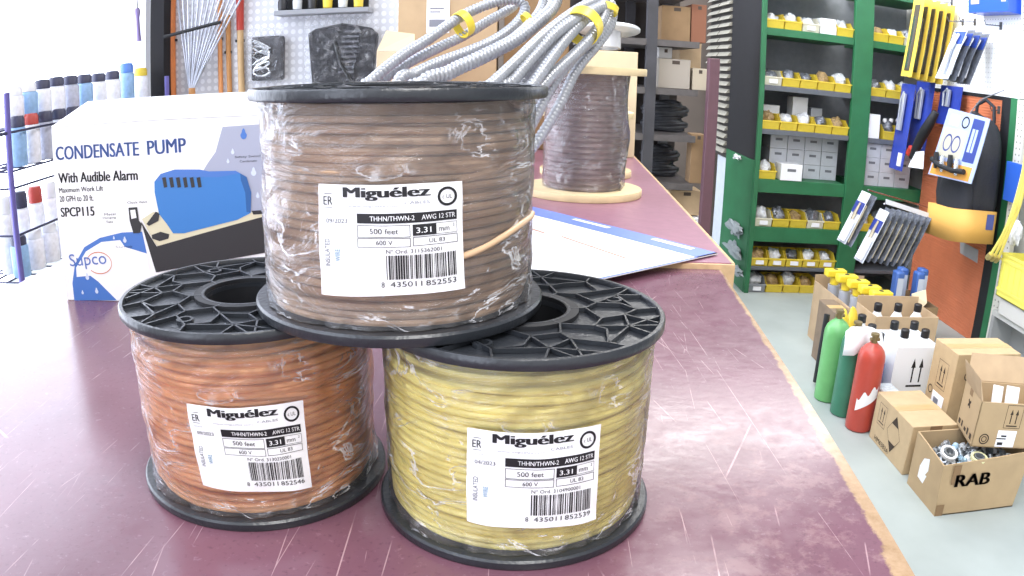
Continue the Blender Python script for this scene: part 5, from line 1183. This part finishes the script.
# box B: tall closed carton behind
B = carton('cardboard_box', rect_(1.508, 2.136, 1.80, 2.306), 0, .38, 'tall closed tan carton with framed arrows, behind the carton marked with arrows', mat('cardboard_bb', 'b9a07a', .85, var=.05))
q = MB(); o_ = Vector((1.5078, 2.306, 0)); arrows(q, o_+Vector((0, -.062, .235)), Y1, .055, .075); frame_rect(q, o_+Vector((0, -.055, .225)), Y1, .07, .10, t_=.0015); q.build('arrow_print', cprint, B, smooth=0); q = MB(); fB = frame_fn(o_, Y1, (0, 0, 1)); put_ring(q, .03, .20, .016, .012, fB, 0, lay=.0008)
q.build('ring_print', cprint, B, smooth=0); q = MB(); fB2 = frame_fn((1.508, 2.1358, 0), X1, (0, 0, 1)); put_ring(q, .06, .30, .016, .012, fB2, 0, lay=.0008); q.build('ring_print', cprint, B, smooth=0)
q = MB(); put_quad(q, .050, .115, .135, .205, fB, 0, lay=.0006); put_quad(q, .065, .14, .10, .185, fB, 1, lay=.001); q.build('shipping_label', [white_p, ink_g], B, smooth=0)
# cartons of white jugs with black caps
def jug(x, y, z, label, h=.285, r=.040, m=None, band=None):
    root = empty('white_jug', (x, y, z), label, 'jug', 'white jugs with black caps'); q = MB(); q.lathe([(r*.9, 0), (r, .006), (r, h*.70), (r*.85, h*.80), (r*.42, h*.885), (r*.36, h*.92)], (x, y, z), 24); q.build('jug_body', mat('jug_white', 'eff0f2', .35), root)
    q = MB(); q.lathe([(.0165, h*.905), (.018, h*.91), (.018, h*.99), (.015, h)], (x, y, z), 16); q.build('black_cap', mat('cap_black', '1e1e21', .4), root)
    if band: q = MB(); q.lathe([(r+.0006, h*.2), (r+.0006, h*.66)], (x, y, z), 24, 0, closed=False); q.f = q.f[:24]; q.m = q.m[:24]; q.build('blue_label', mat('jug_blue', '3c62b0', .4), root)
    return root
def opencarton(name, x0, x1, y0, y1, z0, h, m, label, back=0):
    root = empty(name, ((x0+x1)/2, (y0+y1)/2, z0), label, 'box'); q = MB(); t_ = .004
    q.box((x0, y0, z0), (x1, y0+t_, z0+h)); q.box((x0, y1-t_, z0), (x1, y1, z0+h+back)); q.box((x0, y0+t_, z0), (x0+t_, y1-t_, z0+h)); q.box((x1-t_, y0+t_, z0), (x1, y1-t_, z0+h)); q.box((x0+t_, y0+t_, z0), (x1-t_, y1-t_, z0+t_)); q.build('carton_body', m, root, smooth=0); return root
WB = opencarton('open_carton', 1.425, 1.625, 2.44, 2.64, 0, .295, mat('white_carton', 'eceef2', .5), 'white open carton with two black up arrows, full of capped jugs')
q = MB(); arrows(q, Vector((1.49, 2.4397, .135)), X1, .085, .115); q.build('arrow_print', ink, WB, smooth=0)
jl = [(1.478, 2.49), (1.572, 2.49), (1.478, 2.585), (1.572, 2.585)]
jn = ['front left', 'front right', 'rear left', 'rear right']
for i, (x, y) in enumerate(jl): jug(x, y, .0045, f'white jug, {jn[i]} in the white carton with arrows', h=.345)
jug(1.372, 2.50, 0, 'white jug with blue label standing left of the white carton', h=.33, band=True)
jug(1.385, 2.60, 0, 'white jug standing behind the blue labelled one', h=.33)
jug(1.395, 2.72, 0, 'white jug farthest left behind the red cylinder', h=.33)
WC = opencarton('open_carton', 1.45, 1.76, 2.70, 2.90, 0, .328, card_b, 'brown open carton of capped jugs behind the white carton', back=.03)
for i in range(3): jug(1.505+i*.10, 2.80, .0045, f'white jug in the brown open carton, {["left", "middle", "right"][i]}', h=.350)
q = MB(); q.box((1.348, 2.33, 0), (1.42, 2.43, .16)); tag(q.build('bottle_crate', mat('crate_clear', 'c5cdd2', .25, var=.25, vscale=50, bump=.6, bscale=60), bevel=.006), 'clear wrapped pack of bottles on the floor between red cylinder and white carton', 'bottles')
# yellow handled tools in a carton
YC = opencarton('open_carton', 1.45, 1.72, 2.915, 3.40, 0, .28, card_b, 'open carton of yellow handled pumps behind the gas cylinders', back=.03)
yt = mat('yellow_tool', 'ecd23c', .35)
for i in range(5):
    c0 = az(838+i*11.5, 274+i*5.6, .345); x, y = c0.x, c0.y+.03
    root = empty('yellow_pump', (x, y, .006), f'yellow T handled pump in the carton, {ORD[i]} of five', 'pump', 'yellow handled pumps')
    q = MB(); q.cyl((x, y, .285), (x, y, .335), .022, n=16); q.box((x-.052, y-.026, .325), (x+.052, y+.026, .36)); q.build('yellow_handle', yt, root, bevel=.006)
    q = MB(); q.cyl((x, y, .006), (x, y, .285), .030, n=16); q.build('pump_body', mat('pump_grey', 'b0b4bd', .35), root)
    q = MB(); q.cyl((x-.0, y, .360), (x, y, .3615), .012, n=12); q.build('handle_hole', black_mt, root)
for i, (px, py) in enumerate(((835, 305), (851, 325))):
    c0 = Vector(((1.345, 2.79, 0), (1.408, 2.835, 0))[i]); q = MB(); q.blob((c0.x, c0.y, .165), 0.030, .028, .163, i+2, .06, 0, 16, 12); root = q.build('yellow_bottle', yellow_pl if i == 0 else mat('yellow_dull', 'd8bc3c', .4)); tag(root, ['yellow plastic bottle left of the yellow pumps', 'yellow plastic bottle in front of the yellow pumps'][i], 'bottle', 'yellow bottles')
BC = opencarton('open_carton', 1.80, 2.06, 3.18, 3.48, 0, .22, card_d, 'brown open carton of blue bottles beside the orange panel', back=0)
for i in range(4):
    x = 1.835+i*.06; y = 3.25+(i % 2)*.07
    root = empty('blue_bottle', (x, y, .0045), f'blue and grey bottle in the brown carton, {["leftmost", "second from left", "second from right", "rightmost"][i]}', 'bottle', 'blue bottles in the carton')
    q = MB(); q.box((x-.022, y-.03, .0045), (x+.024, y+.03, .38)); q.build('bottle_body', mat('bottle_blue', '3a5c9c', .35), root, bevel=.01)
    q = MB(); q.box((x-.016, y-.0315, .14), (x+.018, y-.030, .35)); q.build('bottle_label', mat('bottle_grey', 'b7bcc8', .4), root, smooth=0)
q = MB(); q.prism([az(912, 318, .26), az(927, 303, .33), az(926, 290, .38), az(912, 294, .36)], (.0, .004, 0)); tag(q.build('cardboard_flap', card_l, smooth=0), 'pale folded cardboard flap standing in front of the orange panel', 'cardboard')
q = MB(); q.tube([Vector((1.262, 2.79, 0.013)), Vector((1.267, 2.80, .16)), Vector((1.275, 2.81, .30))], .013, 10); tag(q.build('black_bottle', black_mt), 'slim black bottle standing left of the light green cylinder', 'bottle')
DC = carton('cardboard_box', rect_(1.365, 2.90, 1.44, 3.12), 0, .27, 'dark brown carton behind the light green cylinder', mat('cardboard_dk', '7b6a58', .85, var=.1))
q = MB(); c0 = az(825, 301, 0); q.blob((c0.x, c0.y, .008), .018, .012, .008, 2, .2); tag(q.build('paper_scrap', white_p), 'small white scrap on the concrete floor', 'scrap')
